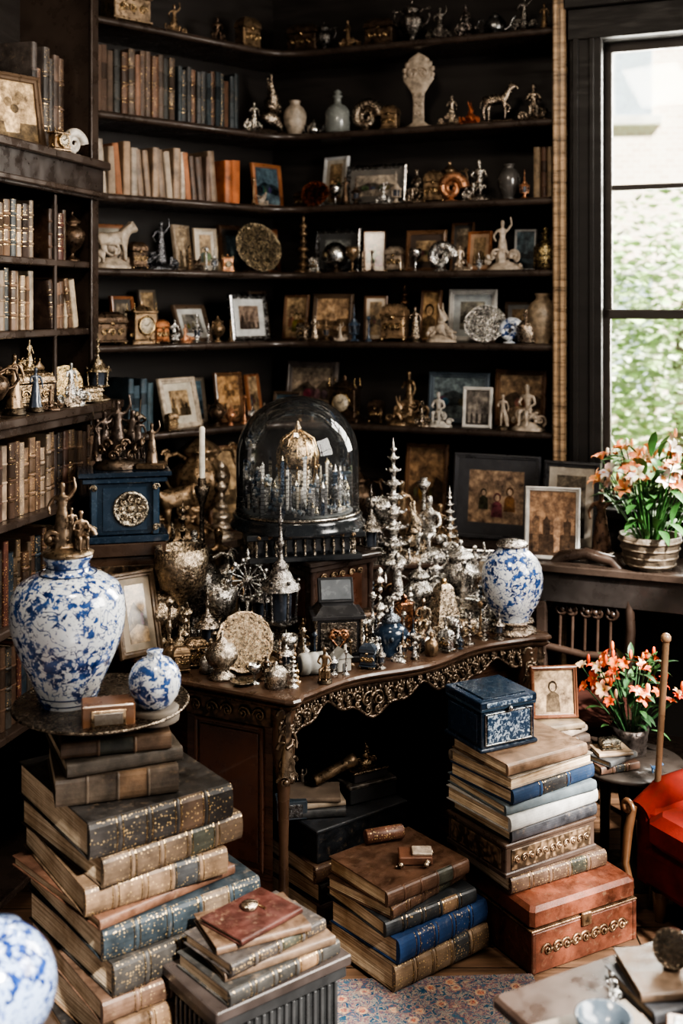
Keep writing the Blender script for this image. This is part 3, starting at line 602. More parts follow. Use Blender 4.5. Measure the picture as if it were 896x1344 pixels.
F(SR,441,2.10,66,60,SV,(.05,.05,.05),(.3,.33,.35),'fam',fm=M_metal,inset=.16); F(SR,491,2.10,30,56,BR,None,SEP,'port',yaw=20); F(SR,557,2.10,56,56,BR,(.06,.04,.03),SEP,'land'); F(SR,627,2.10,34,54,OR,(.45,.3,.2),SEP,'build',yaw=-8,inset=.15); F(SR,688,2.10,30,56,SV,None,BLU,'sea',inset=.16)
F(SL,259,1.78,58,52,DKB,(.42,.42,.4),(.2,.2,.2),'port',yaw=8,tilt=20); F(SL,330,1.78,64,62,SV,(.5,.51,.5),(.25,.2,.18),'build',fm=M_metal,inset=.08)
F(SR,386,1.78,36,60,BR,None,SEP,'fam'); F(SR,434,1.78,58,62,DKB,None,(.5,.36,.25),'sea'); F(SR,492,1.78,32,60,BR,(.5,.42,.33),SEP,'land',yaw=12); F(SR,618,1.78,66,70,WH,(.36,.38,.38),(.3,.3,.28),'land',inset=.17,fm=M_matte)
F(SR,562,1.78,30,68,BR,None,(.45,.32,.2),'port',inset=.16,yaw=-10); F(SR,680,1.78,40,54,DKB,(.2,.2,.2),SEP,'build',inset=.2)
R2(SL,172,208,1.40,.20,.24,[(.04,.065,.08),(.05,.075,.095)],inset=.04,fancy=False)
F(SL,243,1.40,70,68,(.5,.42,.33),(.45,.41,.34),SEP,'build',yaw=12,tilt=14,inset=.06,fm=M_ivory); F(SL,304,1.40,46,66,BR,None,(.5,.32,.18),'still',inset=.12)
F(SL,337,1.40,30,60,OR,None,SEP,'land',inset=.14,yaw=18); F(SR,406,1.40,74,74,(.12,.1,.09),None,(.35,.3,.26),'land',inset=.2); F(SR,600,1.40,84,68,(.08,.1,.12),None,(.19,.25,.30),'land',inset=.2); F(SR,625,1.40,40,54,WH,None,(.18,.17,.17),'build',inset=.06,fm=M_matte); F(SR,681,1.40,70,76,BR,None,(.38,.28,.2),'land',inset=.18); F(SR,375,1.40,40,36,DKB,None,BLU,'land',inset=.1)
F(SR,648,.93,118,112,(.05,.05,.055),(.04,.04,.045),(.30,.22,.17),'fam',inset=-.05,tilt=9,fw=.02); F(SR,556,.93,60,110,BR,None,(.3,.2,.13),'land',inset=.1)
F(SL,300,.93,60,110,BR,None,SEP,'sea',inset=.0)
NM={'urn':'lidded_urn','fig':'statuette','vase':'small_vase','fan':'carved_crest_ornament','horse':'horse_figurine','bird':'bird_figurine','dog':'dog_figurine','rabbit':'rabbit_figurine','naut':'nautilus_shell','bottle':'glass_flask','candle':'candlestick','spire':'turned_finial','plate':'display_plate','teapot':'teapot','goblet':'goblet','clock':'mantel_clock','casket':'trinket_box','ball':'ornament_ball','box':'keepsake_box','group':'rocaille_sculpture','lantern':'metal_lantern','pagoda':'pagoda_finial'}
def make(mb,kind,h,mat,col,k=None):
    if kind=='urn': urn(mb,h,h*.28,mat,col,flute=R.choice([0,10,14]))
    elif kind=='fig': figure(mb,h,mat,col,k)
    elif kind=='group': sculpture(mb,h,mat,col)
    elif kind=='vase': vase(mb,h,h*.32,mat,col)
    elif kind=='fan': fan(mb,h,h*.5,mat,col)
    elif kind in('horse','bird','dog','rabbit'): animal(mb,h,mat,col,{'horse':H_horse,'bird':H_bird,'dog':H_dog,'rabbit':H_rabbit}[kind])
    elif kind=='naut': nautilus(mb,h,mat,col)
    elif kind=='bottle': bottle(mb,h,h*.28,mat,col)
    elif kind=='candle': candlestick(mb,h,h*.16,mat,col)
    elif kind=='spire': spire(mb,h,h*.17,mat,col,n=7)
    elif kind=='plate': plate(mb,h*.5,mat,(.5,.42,.32),rim=col,sx=1.15)
    elif kind=='teapot': teapot(mb,h,mat,col)
    elif kind=='goblet': goblet(mb,h,h*.28,mat,col)
    elif kind=='clock': clock(mb,h*.72,h,mat,col)
    elif kind=='casket': casket(mb,h*1.1,h*.7,h,mat,col)
    elif kind=='box': casket(mb,h*.7,h*.5,h,mat,col)
    elif kind=='lantern': lantern(mb,h,h*.16,mat,col)
    elif kind=='pagoda': pagoda(mb,h,h*.14,mat,col)
    elif kind=='ball': mb.ball((0,0,h*.56),h*.44,mat,col,18); mb.lathe([(h*.25,0),(h*.2,h*.06),(h*.15,h*.14),(.001,h*.15)],M_brz,DKB,16)
WID={'urn':.8,'fig':.5,'group':.75,'vase':.65,'fan':.6,'horse':1.,'bird':1.,'dog':1.,'rabbit':.5,'naut':.9,'bottle':.56,'candle':.32,'spire':.34,'plate':1.15,'teapot':1.4,'goblet':.56,'clock':.75,'casket':1.1,'box':.7,'lantern':.36,'pagoda':.3,'ball':.9}
def orn(seg,b,z,kind,hpx,mat,col,inset=.09,yaw=0):
    h=sz(seg,b,hpx,inset); mb=MB(); make(mb,kind,h,mat,col); t=seg.along(b,inset); reg(OCC,seg,z,t,h*WID[kind])
    if inset>.07: reg(OCB,seg,z,t,h*WID[kind])
    return onseg(seg,mb,NM[kind],b,z,inset,yaw)
G=[(SL,332,2.75,'group',45,M_ornate,IVW,.05),(SL,354,2.75,'rabbit',78,M_ornate,IV),(SR,387,2.75,'vase',48,M_ivory,IV),(SR,412,2.75,'teapot',22,M_metal,SIL),(SR,443,2.75,'bottle',60,M_gloss,(.18,.19,.18)),(SR,480,2.75,'naut',52,M_ornate,IV),(SR,512,2.75,'box',34,M_brz,BRZ),(SR,549,2.75,'fan',102,M_ivory,(.40,.33,.26)),(SR,590,2.75,'group',46,M_ornate,IV),(SR,616,2.75,'group',36,M_brz,TER,.05),(SR,650,2.75,'horse',54,M_ornate,IV),(SR,700,2.75,'group',54,M_ornate,IV),
(SR,398,2.41,'casket',22,M_brz,DKB),(SR,414,2.41,'plate',34,M_matte,TER,.05),(SR,440,2.41,'goblet',28,M_metal,SIL,.05),(SR,502,2.41,'group',30,M_ornate,SIL,.03),(SR,548,2.41,'group',50,M_ornate,IV),(SR,571,2.41,'box',42,M_brz,BRZ),(SR,592,2.41,'naut',46,M_brz,COP,.05),(SR,629,2.41,'group',60,M_ornate,IVW),(SR,668,2.41,'vase',48,M_gloss,(.07,.065,.06)),(SR,590,2.41,'urn',58,M_brz,BRZ,.2),
(SL,147,2.10,'group',84,M_ivory,IV,.06),(SL,180,2.10,'box',36,M_brz,DKB,.04),(SL,208,2.10,'group',70,M_ornate,(.15,.15,.16),.1),(SL,338,2.10,'plate',66,M_matte,(.45,.36,.24),.05),(SR,398,2.10,'spire',78,M_brz,BRZ),(SR,440,2.10,'ball',40,M_metal,(.5,.5,.48),.05),(SR,518,2.10,'box',34,M_brz,IV),(SR,545,2.10,'goblet',30,M_metal,SIL,.04),(SR,578,2.10,'naut',46,M_ornate,SIL,.04),(SR,606,2.10,'group',36,M_brz,IV,.04),(SR,662,2.10,'group',72,M_ivory,IV,.08),(SR,716,2.10,'bottle',58,M_ornate,(.34,.27,.15),.05),
(SL,140,1.78,'casket',44,M_brz,DKB,.04),(SL,186,1.78,'clock',58,M_brz,BRZ,.05),(SL,210,1.78,'box',32,M_brz,OR,.03),(SL,160,1.78,'urn',40,M_brz,DKB,.1),(SR,518,1.78,'box',50,M_brz,(.36,.25,.16),.06),(SR,530,1.78,'spire',76,M_brz,BR,.2),(SR,545,1.78,'fig',48,M_ornate,IV,.05),(SR,578,1.78,'group',60,M_ivory,IV,.04),(SR,637,1.78,'plate',50,M_porc2,SIL,.05),(SR,669,1.78,'naut',40,M_porc2,(.8,.8,.8),.04),(SR,691,1.78,'bottle',46,M_ornate,IV,.04),(SR,712,1.78,'vase',66,M_ivory,(.30,.23,.16),.06),
(SR,452,1.40,'clock',62,M_brz,DKB,.08),(SR,494,1.40,'box',30,M_brz,DKB,.1),(SR,522,1.40,'group',44,M_brz,BRZ,.05),(SR,540,1.40,'group',74,M_brz,BRZ,.15),(SR,576,1.40,'group',50,M_ivory,IVW,.04),(SR,556,1.40,'group',36,M_ornate,IV,.03),(SR,660,1.40,'fig',48,M_ivory,IV,.03),(SR,693,1.40,'group',66,M_ivory,IV,.05),(SL,225,1.40,'box',24,M_brz,BRZ,.0),(SL,285,1.40,'urn',36,M_brz,DKB,.03),
(SR,470,.93,'urn',80,M_brz,DKB,.0),(SR,590,.93,'group',40,M_brz,BRZ,-.1),(SL,235,.93,'group',120,M_brz,BRZ,-.02),(SL,262,.93,'urn',140,M_brz,BRZ,.05),(SL,290,.93,'spire',100,M_brz,IV,-.1),
(SR,400,3.14,'casket',40,M_brz,DKB),(SL,165,3.14,'casket',55,M_brz,(.3,.22,.15)),(SL,230,3.14,'group',46,M_brz,BRZ),(SL,285,3.14,'group',40,M_brz,DKB),(SL,325,3.14,'box',44,M_brz,BRZ),(SR,425,3.14,'urn',42,M_ornate,(.15,.14,.13)),(SR,460,3.14,'group',44,M_brz,BRZ),(SR,500,3.14,'casket',38,M_brz,DKB),(SR,540,3.14,'urn',60,M_ornate,(.2,.18,.16)),(SR,575,3.14,'group',50,M_ornate,(.2,.18,.16)),(SR,612,3.14,'group',50,M_ornate,(.25,.22,.2)),(SR,650,3.14,'teapot',36,M_metal,(.2,.2,.2)),(SR,688,3.14,'group',54,M_ornate,(.22,.2,.18)),(SR,714,3.14,'fig',40,M_brz,BRZ)]
for g in G: orn(*g)
rf=random.Random(21)
for seg,b0,b1 in ((SL,130,352),(SR,392,715)):
    for z in LV[1:]:
        b=b0+rf.uniform(6,16)
        while b<b1:
            w=rf.uniform(30,56); h=rf.uniform(50,76)
            t=seg.along(b,.21); s=seg.at(t,.21).y/1500
            if free(OCB,seg,z,t,w*s*.5):
                F(seg,b,z,w,h,rf.choice([BR,DKB,(.16,.13,.1),SV,OR]),rf.choice([None,None,(.35,.32,.27),(.08,.07,.06)]),rf.choice([SEP,(.3,.26,.22),BLU,(.45,.3,.18)]),rf.choice(['fam','land','build','sea','still','port']),inset=.2,yaw=rf.uniform(-12,12))
                b+=w*.6
            b+=rf.uniform(5,12)
        b=b0+rf.uniform(0,8)
        while b<b1:
            k=rf.choice(['group','group','fig','box','casket','goblet','spire','urn','group','group','candle','clock','lantern']); hp=rf.uniform(18,38)*(1.3 if k in('spire','candle','fig','group','lantern') else 1)
            h=sz(seg,b,hp,.035); t=seg.along(b,.035)
            if free(OCC,seg,z,t,h*WID[k]*.7):
                mt,cl=rf.choice([(M_brz,BRZ),(M_brz,DKB),(M_ornate,SIL),(M_ornate,IV),(M_brz,BRZ),(M_brz,COP),(M_ornate,SIL),(M_gloss,(.04,.06,.09)),(M_ornate,SIL),(M_ivory,IV)])
                orn(seg,b,z,k,hp,mt,cl,.035,rf.uniform(-30,30)); b+=hp*WID[k]*.45
            b+=rf.uniform(2,5)
def lf(t,z,wh,inset,yaw=0,**kw):
    p=SB.at(BL-t,inset); put(frame(wh[0],wh[1],**kw),'picture_frame',p.x,p.y,z,SB.ang+yaw)
lf(.43,2.486,(.26,.27),.08,-25,fc=DKB,matc=None,pic=(.55,.42,.28),kind='still')
def lo(t,z,inset,name,fn,yaw=0):
    mb=MB(); fn(mb); p=SB.at(BL-t,inset); put(mb,name,p.x,p.y,z,SB.ang+yaw)
lo(.31,2.486,-.02,'mantel_clock',lambda m:clock(m,.08,.085,M_brz,BRZ),-20)
lo(.17,2.486,.0,'nautilus_shell',lambda m:nautilus(m,.12,M_ivory,IVW),-20)
lo(.09,2.11,.05,'lidded_urn',lambda m:urn(m,.19,.05,M_brz,DKB))
for i,(t,inset,fn,nm) in enumerate([(.62,-.03,lambda m:figure(m,.2,M_brz,BRZ,'robe'),'statuette'),(.52,-.05,lambda m:figure(m,.15,M_gloss,(.04,.05,.07),'robe'),'statuette'),(.41,.04,lambda m:(casket(m,.15,.12,.13,M_ornate,(.32,.24,.16)),sculpture(m,.12,M_ornate,(.40,.31,.2),T(0,0,.125))),'trinket_box'),(.24,-.03,lambda m:sculpture(m,.16,M_ornate,SIL),'rocaille_sculpture'),(.12,.06,lambda m:plate(m,.065,M_porc2,(.6,.6,.6)),'display_plate'),(.04,-.03,lambda m:lantern(m,.25,.045,M_ornate,(.36,.29,.2)),'gilt_lantern'),(.15,-.06,lambda m:casket(m,.08,.055,.06,M_ornate,(.35,.28,.2)),'trinket_box'),(.30,.14,lambda m:sculpture(m,.2,M_brz,BRZ),'rocaille_sculpture'),(.73,.0,lambda m:urn(m,.2,.07,M_brz,DKB),'lidded_urn'),(.31,-.07,lambda m:sculpture(m,.1,M_ornate,IV),'rocaille_sculpture'),(.46,-.08,lambda m:sculpture(m,.09,M_brz,DKB),'rocaille_sculpture'),(.56,.1,lambda m:urn(m,.17,.06,M_brz,BRZ),'lidded_urn'),(.2,.17,lambda m:clock(m,.1,.17,M_brz,BRZ),'mantel_clock')]):
    lo(t,1.596,inset,nm,fn,-35)
# ---------------------------------------------------------------- desk
A=Vector((-.166,3.41));E=Vector((.72,4.08)); Dp=Vector((.25,4.72)); D2=Vector((-.62,4.55)); C=Vector((-.88,4.02)); Bp=Vector((-.50,3.57))
u=(E-A).normalized(); nn=Vector((u.y,-u.x))
def frontpts(off=0,n=40):
    out=[]
    for i in range(n+1):
        t=i/n; bul=.022*math.cos(t*4*pi)-.012+ (.02 if (t<.03 or t>.97) else 0); out.append(A+(E-A)*t+nn*(bul+off))
    return out
u2=(A-Bp).normalized(); n2=Vector((u2.y,-u2.x))
def deskpoly(off):
    pts=frontpts(off); pts=[A+(u2)*.01+n2*(off+.015)+nn*off*.3]+pts+[E+u*(off+.012)]
    cen=Vector((-.15,4.1))
    for q in (Dp,D2,C,Bp): pts.append(q+(q-cen).normalized()*off)
    return [(p.x,p.y) for p in pts]
TOP=.78
mb=MB(); WD=(.07,.042,.028)
rings=[]
for off,z in ((-.02,.735),(-.005,.745),(.0,.752),(-.01,.757),(.008,.764),(.012,.771),(.008,.778),(.0,.78)): rings.append([(x,y,z) for x,y in deskpoly(off)])
mb.loft(rings,M_wood,WD)
prism(mb,[(-.21,3.50),(-.36,4.35),(-.6,4.42),(-.81,4.03),(-.49,3.635)],.08,.736,M_woodr,(.06,.026,.016),.004)
prism(mb,[(.42,3.98),(.64,4.13),(.32,4.58),(.06,4.42)],.08,.736,M_woodr,(.05,.025,.015),.004)
mb.add([(-.36,4.36,.1),(.1,4.43,.1),(.1,4.43,.735),(-.36,4.36,.735)],[(0,1,2,3)],M_wood,DW2)
pa=Vector((-.49,3.635)); pb=Vector((-.21,3.50)); pv=(pb-pa); pu=pv.normalized(); ang=math.degrees(math.atan2(pu.y,pu.x)); Lp=pv.length
Q=T(pa.x,pa.y,0)@RZ(ang)
for x0,x1,z0,z1 in ((.03,Lp-.03,.64,.652),(.03,Lp-.03,.2,.212),(.03,.042,.2,.65),(Lp-.042,Lp-.03,.2,.65)): mb.box(((x0+x1)/2,-.004,(z0+z1)/2),(x1-x0,.012,z1-z0),M_wood,(.09,.042,.026),Q)
mb.box((Lp/2,-.003,.43),(Lp-.1,.006,.4),M_wood,(.08,.032,.018),Q); mb.box((Lp/2,-.004,.69),(Lp,.012,.07),M_carve,(.10,.06,.038),Q)
for k in range(5): scroll(mb,Q@T(.04+k*(Lp-.08)/4,-.014,.69)@S(1 if k%2 else -1,1,1),.024,.005,M_brz,(.18,.13,.085))
fp=frontpts(-.03,60); n=len(fp)
def low(t): return .735-.065-.032*math.cos(t*6*pi)-.012*math.cos(t*18*pi)
vs=[];fs=[]
for i,p in enumerate(fp):
    z=low(i/(n-1)); vs+=[(p.x,p.y,.74),(p.x,p.y,z),(p.x-nn.x*.02,p.y-nn.y*.02,z),(p.x-nn.x*.02,p.y-nn.y*.02,.74)]
for i in range(n-1):
    for j in range(3): a0=i*4+j; fs.append((a0,a0+1,a0+5,a0+4))
mb.add(vs,fs,M_carve,(.10,.07,.048))
mb.tube([(p.x+nn.x*.004,p.y+nn.y*.004,low(i/(n-1))) for i,p in enumerate(fp)],.006,M_brz,(.15,.11,.08),6)
aa=math.degrees(math.atan2(u.y,u.x)); BC=(.19,.145,.105)
for k in range(30):
    t=(k+.5)/30; p=A+(E-A)*t+nn*(.022*math.cos(t*4*pi)-.012-.03+.008); z=(.735+low(t))/2
    r=(.735-low(t))*.33
    Q=T(p.x,p.y,z)@RZ(aa)@S(1 if k%2 else -1,1,1)
    scroll(mb,Q,r,.0052,M_brz,BC); scroll(mb,Q@T(0,0,-r*.9)@RY(140),r*.55,.004,M_brz,BC)
    for a in (60,100,140): mb.ball((r*.9*math.cos(math.radians(a)),-.002,r*1.05*math.sin(math.radians(a))),(.005,.004,.011),M_brz,BC,6,Q)
    mb.ball((0,-.004,0),(.006,.006,.006),M_brz,BC,6,Q@T(r*.9,0,r*.5))
def leg(x,y,r=.024):
    mb.lathe([(r*1.2,0),(r*1.3,.02),(r*.8,.05),(r*.7,.12),(r*.6,.3),(r*.75,.45),(r*.9,.52),(r*1.3,.56),(r*1.5,.62),(r*1.35,.68),(r*1.6,.72),(r*1.6,.735)],M_wood,(.07,.04,.025),14,T(x,y,0))
    for k in range(5):
        scroll(mb,T(x+.004,y-r*1.3,.52+k*.05)@RZ(10)@S(1 if k%2 else -1,1,1),.022,.006,M_brz,BC); scroll(mb,T(x+r*1.2,y-.01,.52+k*.05)@RZ(60),.02,.006,M_brz,BC)
    figure(mb,.17,M_brz,BC,'robe',T(x+.012,y-.028,.54)@RZ(20),False)
leg(-.175,3.455); leg(.66,4.07); leg(.28,4.63,.02)
mb.finish('carved_writing_desk')
# ---------------------------------------------------------------- objects on desk
ZD=TOP
DOC=[]
def dk(name,b,d,fn,rz=0,z=ZD,r=None):
    mb=MB(); fn(mb); x,y=world(b,d)
    if z==ZD: DOC.append((x,y,r or max(.02,max(math.hypot(v.x,v.y) for v in mb.v)*.85)))
    return put(mb,name,x,y,z,rz)
NAV=(.012,.026,.046)
x,y=world(162,4.03); DOC.append((x,y,.16))
mb=MB(); mb.box((0,0,.02),(.27,.2,.04),M_wood,(.05,.03,.02)); mb.box((0,0,.17),(.25,.18,.26),M_wood,(.06,.035,.022)); mb.box((0,0,.325),(.28,.21,.045),M_wood,(.05,.03,.02)); mb.box((0,-.092,.17),(.2,.008,.2),M_carve,(.12,.08,.05)); put(mb,'clock_plinth',x,y,ZD,14)
mb=MB(); W=.27
mb.box((0,0,.012),(W+.03,.2,.024),M_gloss,NAV); mb.box((0,0,.115),(W-.03,.165,.18),M_gloss,(.010,.022,.038)); mb.box((0,0,.215),(W+.02,.19,.02),M_gloss,NAV); mb.box((0,0,.235),(W+.05,.21,.018),M_gloss,(.010,.020,.035))
for sx in (-1,1):
    mb.box((sx*(W/2-.03),-.088,.115),(.022,.012,.18),M_gloss,(.028,.05,.078)); mb.box((sx*(W/2-.03),.0,.03),(.03,.18,.012),M_metal,BRZ)
    scroll(mb,T(sx*(W/2-.03),-.098,.19)@S(sx,1,1),.014,.004,M_ornate,(.4,.34,.26)); scroll(mb,T(sx*(W/2-.03),-.098,.05)@S(sx,1,1),.014,.004,M_ornate,(.4,.34,.26))
mb.box((0,-.0835,.115),(.15,.004,.15),M_gloss,(.018,.034,.056))
mb.lathe([(.062,0),(.062,.008),(.055,.012),(.05,.006),(.001,.006)],M_ornate,(.45,.40,.32),28,T(.02,-.083,.115)@RX(90)); 
for k in range(8): a=k*pi/4; scroll(mb,T(.02+.033*math.cos(a),-.094,.115+.033*math.sin(a))@RY(-k*45),.013,.004,M_ornate,(.5,.42,.32))
mb.ball((.02,-.094,.115),(.014,.006,.014),M_ornate,(.5,.42,.32),10)
put(mb,'blue_mantel_clock',x,y,ZD+.3485,14)
zc=ZD+.3485+.2455
mb=MB(); mb.lathe([(.085,0),(.085,.012),(.07,.03),(.03,.04),(.001,.04)],M_brz,(.08,.06,.045),20,S(1,.7,1))
for (dx,kind,h,yw) in ((-.045,'up',.2,20),(0,'robe2',.23,0),(.045,'dance',.2,-20),(.07,'stand',.16,0),(-.07,'robe',.15,0)): figure(mb,h,M_brz,(.11,.085,.07),kind,T(dx,-.01,.03)@RZ(yw),False)
mb.shape(H_horse,T(0,.03,.03)@S(.17),M_brz,(.10,.08,.06))
for k in range(6): mb.tube([(-.08+.03*k,.01,.1),(-.085+.033*k,.0,.2+.02*(k%3))],[.004,.002],M_brz,(.12,.09,.06),5)
for k in range(9): scroll(mb,T(-.08+.02*k,-.05,.05+.02*(k%3))@RZ(20*(k-4)),.02,.006,M_brz,(.14,.1,.07))
put(mb,'bronze_figure_group',x-.02,y,zc,14)
mb=MB(); figure(mb,.17,M_brz,(.2,.15,.11),'robe2'); mb.box((0,0,.01),(.1,.09,.02),M_brz,(.16,.11,.07)); put(mb,'bronze_statuette',x+.1,y-.0,zc,0)
x0,y0=-.08,4.16; DOC.append((x0,y0,.22))
mb=MB(); mb.box((0,0,.02),(.30,.30,.04),M_wood,(.03,.02,.016)); mb.box((0,0,.14),(.26,.26,.2),M_wood,(.045,.025,.018)); mb.box((0,0,.25),(.30,.30,.02),M_wood,(.03,.02,.016)); mb.box((0,0,.268),(.32,.32,.016),M_wood,(.025,.018,.015))
mb.box((0,-.132,.14),(.18,.006,.14),M_wood,(.07,.028,.016)); mb.box((-.132,0,.14),(.006,.18,.14),M_wood,(.06,.024,.015)); mb.ball((0,-.14,.14),.01,M_metal,GLD,8)
for sx in (-1,1): mb.lathe([(.016,.04),(.012,.06),(.010,.14),(.012,.22),(.016,.24)],M_wood,(.04,.025,.02),10,T(sx*.13,-.13,0))
for k in range(5): scroll(mb,T(-.08+.04*k,-.137,.215)@S(1 if k%2 else -1,1,1),.014,.003,M_brz,BRZ)
put(mb,'display_cabinet',x0,y0,ZD,38)
zb=ZD+.277; xd,yd=-.158,4.13
mb=MB(); K=(.016,.018,.02)
mb.box((.0,0,.01),(.40,.34,.02),M_wood,K); 
for k in range(11):
    for sy in (-1,1): mb.lathe([(.006,.02),(.004,.035),(.007,.05),(.004,.065),(.007,.08)],M_ornate,(.35,.3,.24),8,T(-.17+.034*k,sy*.145,0))
for k in range(9):
    for sx in (-1,1): mb.lathe([(.006,.02),(.004,.035),(.007,.05),(.004,.065),(.007,.08)],M_ornate,(.35,.3,.24),8,T(sx*.18,-.13+.033*k,0))
mb.box((0,0,.045),(.33,.26,.06),M_gloss,(.03,.035,.04)); mb.box((0,0,.09),(.42,.36,.02),M_wood,K)
for k in range(10): scroll(mb,T(-.165+.0366*k,-.183,.09)@S(1 if k%2 else -1,1,1),.008,.002,M_brz,BRZ)
mb.lathe([(.243,.0),(.245,.012),(.23,.03),(.235,.04),(.222,.045),(.001,.045)],M_gloss,K,48,T(0,0,.1))
put(mb,'display_stand_base',xd,yd,zb,12)
zg=zb+.146
mb=MB(); r=.222; prof=[(r,0)]+[(r,.05*k) for k in range(1,5)]+[(r*math.cos(a),.2+r*.98*math.sin(a)) for a in [pi/2*k/14 for k in range(1,14)]]+[(.0005,.2+r*.98)]
mb.lathe(prof,M_glass,(1,1,1),64); mb.lathe([(r+.003,0),(r+.005,.004),(r+.003,.008)],M_metal,(.4,.36,.3),64); put(mb,'glass_dome',xd,yd,zg,0)
mb=MB(); rr=random.Random(4)
mb.lathe([(.2,0),(.2,.008),(.19,.015),(.001,.018)],M_matte,(.12,.13,.13),40)
def tower(mb,x,y,w,h,c,rc):
    mb.box((x,y,.012+h/2),(w,w,h),M_ornate if rr.random()<.5 else M_matte,c,b=.001)
    for fl in range(int(h/.014)): mb.box((x,y,.02+fl*.014),(w*1.2,w*1.2,.003),M_matte,tuple(q*.35 for q in c),b=.0005)
    k=rr.random()
    if k<.35: mb.lathe([(w*.75,0),(w*.3,w*.9),(.0005,w*1.8)],M_ornate,rc,8,T(x,y,.012+h))
    elif k<.7: mb.lathe([(w*.5,0),(w*.6,w*.3),(w*.4,w*.7),(w*.08,w),(.0005,w*1.6)],M_ornate,rc,10,T(x,y,.012+h))
    else:
        for q in range(5): mb.ball((x+rr.uniform(-1,1)*w*.8,y+rr.uniform(-1,1)*w*.8,.012+h+w*rr.uniform(.0,.9)),w*.5,M_matte,rr.choice([(.25,.3,.33),(.10,.15,.2),(.45,.46,.45)]),6)
cs=[(.75,.74,.70),(.08,.12,.18),(.65,.6,.5),(.3,.31,.32),(.65,.64,.6),(.2,.2,.2)]; rcs=[(.12,.17,.26),(.6,.6,.6),(.7,.6,.42),(.7,.68,.64),(.1,.12,.15)]
for k in range(240):
    a=rr.random()*2*pi; q=.06+.13*math.sqrt(rr.random()); tower(mb,q*math.cos(a),q*math.sin(a),rr.uniform(.006,.016),max(.012,(rr.random()**1.8)*.20*(1.35-q*4.6)+.01),rr.choice(cs),rr.choice(rcs))
mb.lathe([(.07,0),(.07,.03),(.055,.04),(.05,.14),(.06,.148),(.001,.15)],M_ornate,(.6,.54,.44),12,T(0,0,.015),None,False)
mb.lathe([(.055,.16),(.07,.17),(.075,.21),(.07,.235),(.055,.262),(.025,.285),(.008,.292),(.012,.303),(.0005,.33)],M_ornate,(.55,.43,.29),28,T(0,0,0),lambda a,z:1+.05*math.sin(12*a))
for k in range(12):
    a=k*pi/6; mb.tube([(.066*math.cos(a),.066*math.sin(a),.10),(.075*math.cos(a),.075*math.sin(a),.21),(.058*math.cos(a),.058*math.sin(a),.264),(.01*math.cos(a),.01*math.sin(a),.295)],.003,M_metal,GLD,5); mb.ball((.074*math.cos(a),.074*math.sin(a),.165),.007,M_metal,GLD,6)
put(mb,'miniature_palace_model',xd,yd,zg,0)
AG=(.64,.61,.57); GB=(.50,.41,.31)
dk('gilt_charger_plate',320,3.64,lambda m:plate(m,.095,M_matte,(.46,.36,.26),tilt=18,rim=(.38,.29,.2)),25)
dk('tall_lantern',368,3.86,lambda m:lantern(m,.50,.06,M_ornate,(.32,.30,.28)),0)
def heartclock(m):
    K=(.02,.02,.022)
    m.box((0,0,.01),(.19,.15,.02),M_wood,K); m.box((0,0,.08),(.16,.12,.12),M_wood,K); m.box((0,0,.145),(.18,.14,.015),M_wood,K)
    m.loft([[(x*.075*k,y*.06*k,z) for x,y in ((-1,-1),(1,-1),(1,1),(-1,1))] for k,z in ((1,.152),(.7,.18))],M_wood,K)
    m.box((0,-.063,.08),(.12,.006,.1),M_ornate,(.2,.17,.14)); 
    for sx in (-1,1): m.lathe([(.007,.02),(.005,.05),(.007,.08),(.005,.11),(.008,.14)],M_ornate,(.3,.25,.2),8,T(sx*.075,-.062,0)); scroll(m,T(sx*.016,-.069,.09)@S(-sx,1,1),.02,.006,M_ornate,COP)
    m.tube([(-.033,-.069,.09),(0,-.069,.045),(.033,-.069,.09)],.005,M_ornate,COP,6)
    m.M=m.M@T(0,-.0,.18)@RX(-25); m.box((0,0,.04),(.12,.012,.085),M_wood,K); m.box((0,-.008,.04),(.1,.004,.065),M_gloss,(.12,.13,.14)); m.M=Matrix()
dk('jewelled_table_clock',441,3.80,heartclock,8)
def inkwell(m):
    m.lathe([(.05,0),(.052,.01),(.045,.02),(.055,.05),(.058,.075),(.045,.09),(.03,.1),(.032,.105),(.001,.108)],M_gloss,(.014,.028,.05),24,mod=lambda a,z:1+.03*math.sin(12*a)); m.lathe([(.032,.105),(.035,.115),(.02,.13),(.006,.135),(.01,.145),(.0005,.155)],M_ornate,(.2,.22,.25),18)
    for k in range(8): a=k*pi/4; m.ball((.057*math.cos(a),.057*math.sin(a),.06),.009,M_ornate,(.25,.28,.32),6)
dk('blue_inkwell',513,3.84,inkwell)
def roll(m): m.lathe([(.03,0),(.034,.004),(.034,.026),(.03,.03),(.034,.034),(.034,.056),(.03,.06),(.034,.064),(.034,.086),(.03,.09)],M_matte,(.3,.3,.28),20,T(-.045,0,.034)@RY(90)); m.lathe([(.025,0),(.025,.095)],M_matte,(.08,.08,.09),16,T(-.047,0,.034)@RY(90))
dk('string_spool',411,3.62,roll,20)
def house(m):
    m.box((0,0,.022),(.05,.045,.044),M_matte,(.38,.36,.32)); m.add([(-.03,-.028,.044),(.03,-.028,.044),(.03,.028,.044),(-.03,.028,.044),(0,-.028,.07),(0,.028,.07)],[(0,1,4),(3,5,2),(0,4,5,3),(1,2,5,4)],M_matte,(.3,.3,.28)); m.box((0,-.023,.015),(.012,.003,.026),M_matte,(.1,.1,.1)); m.box((.013,-.0,.065),(.008,.008,.03),M_matte,(.5,.45,.4))
dk('miniature_house',448,3.66,house,25)
dk('onion_domed_jar',291,3.585,lambda m:(m.lathe([(.042,0),(.045,.006),(.03,.015),(.022,.03),(.04,.045),(.052,.065),(.05,.085),(.035,.105),(.012,.12),(.005,.13),(.008,.136),(.0005,.15)],M_ornate,(.42,.36,.30),28,mod=lambda a,z:1+.03*math.sin(14*a))),0)
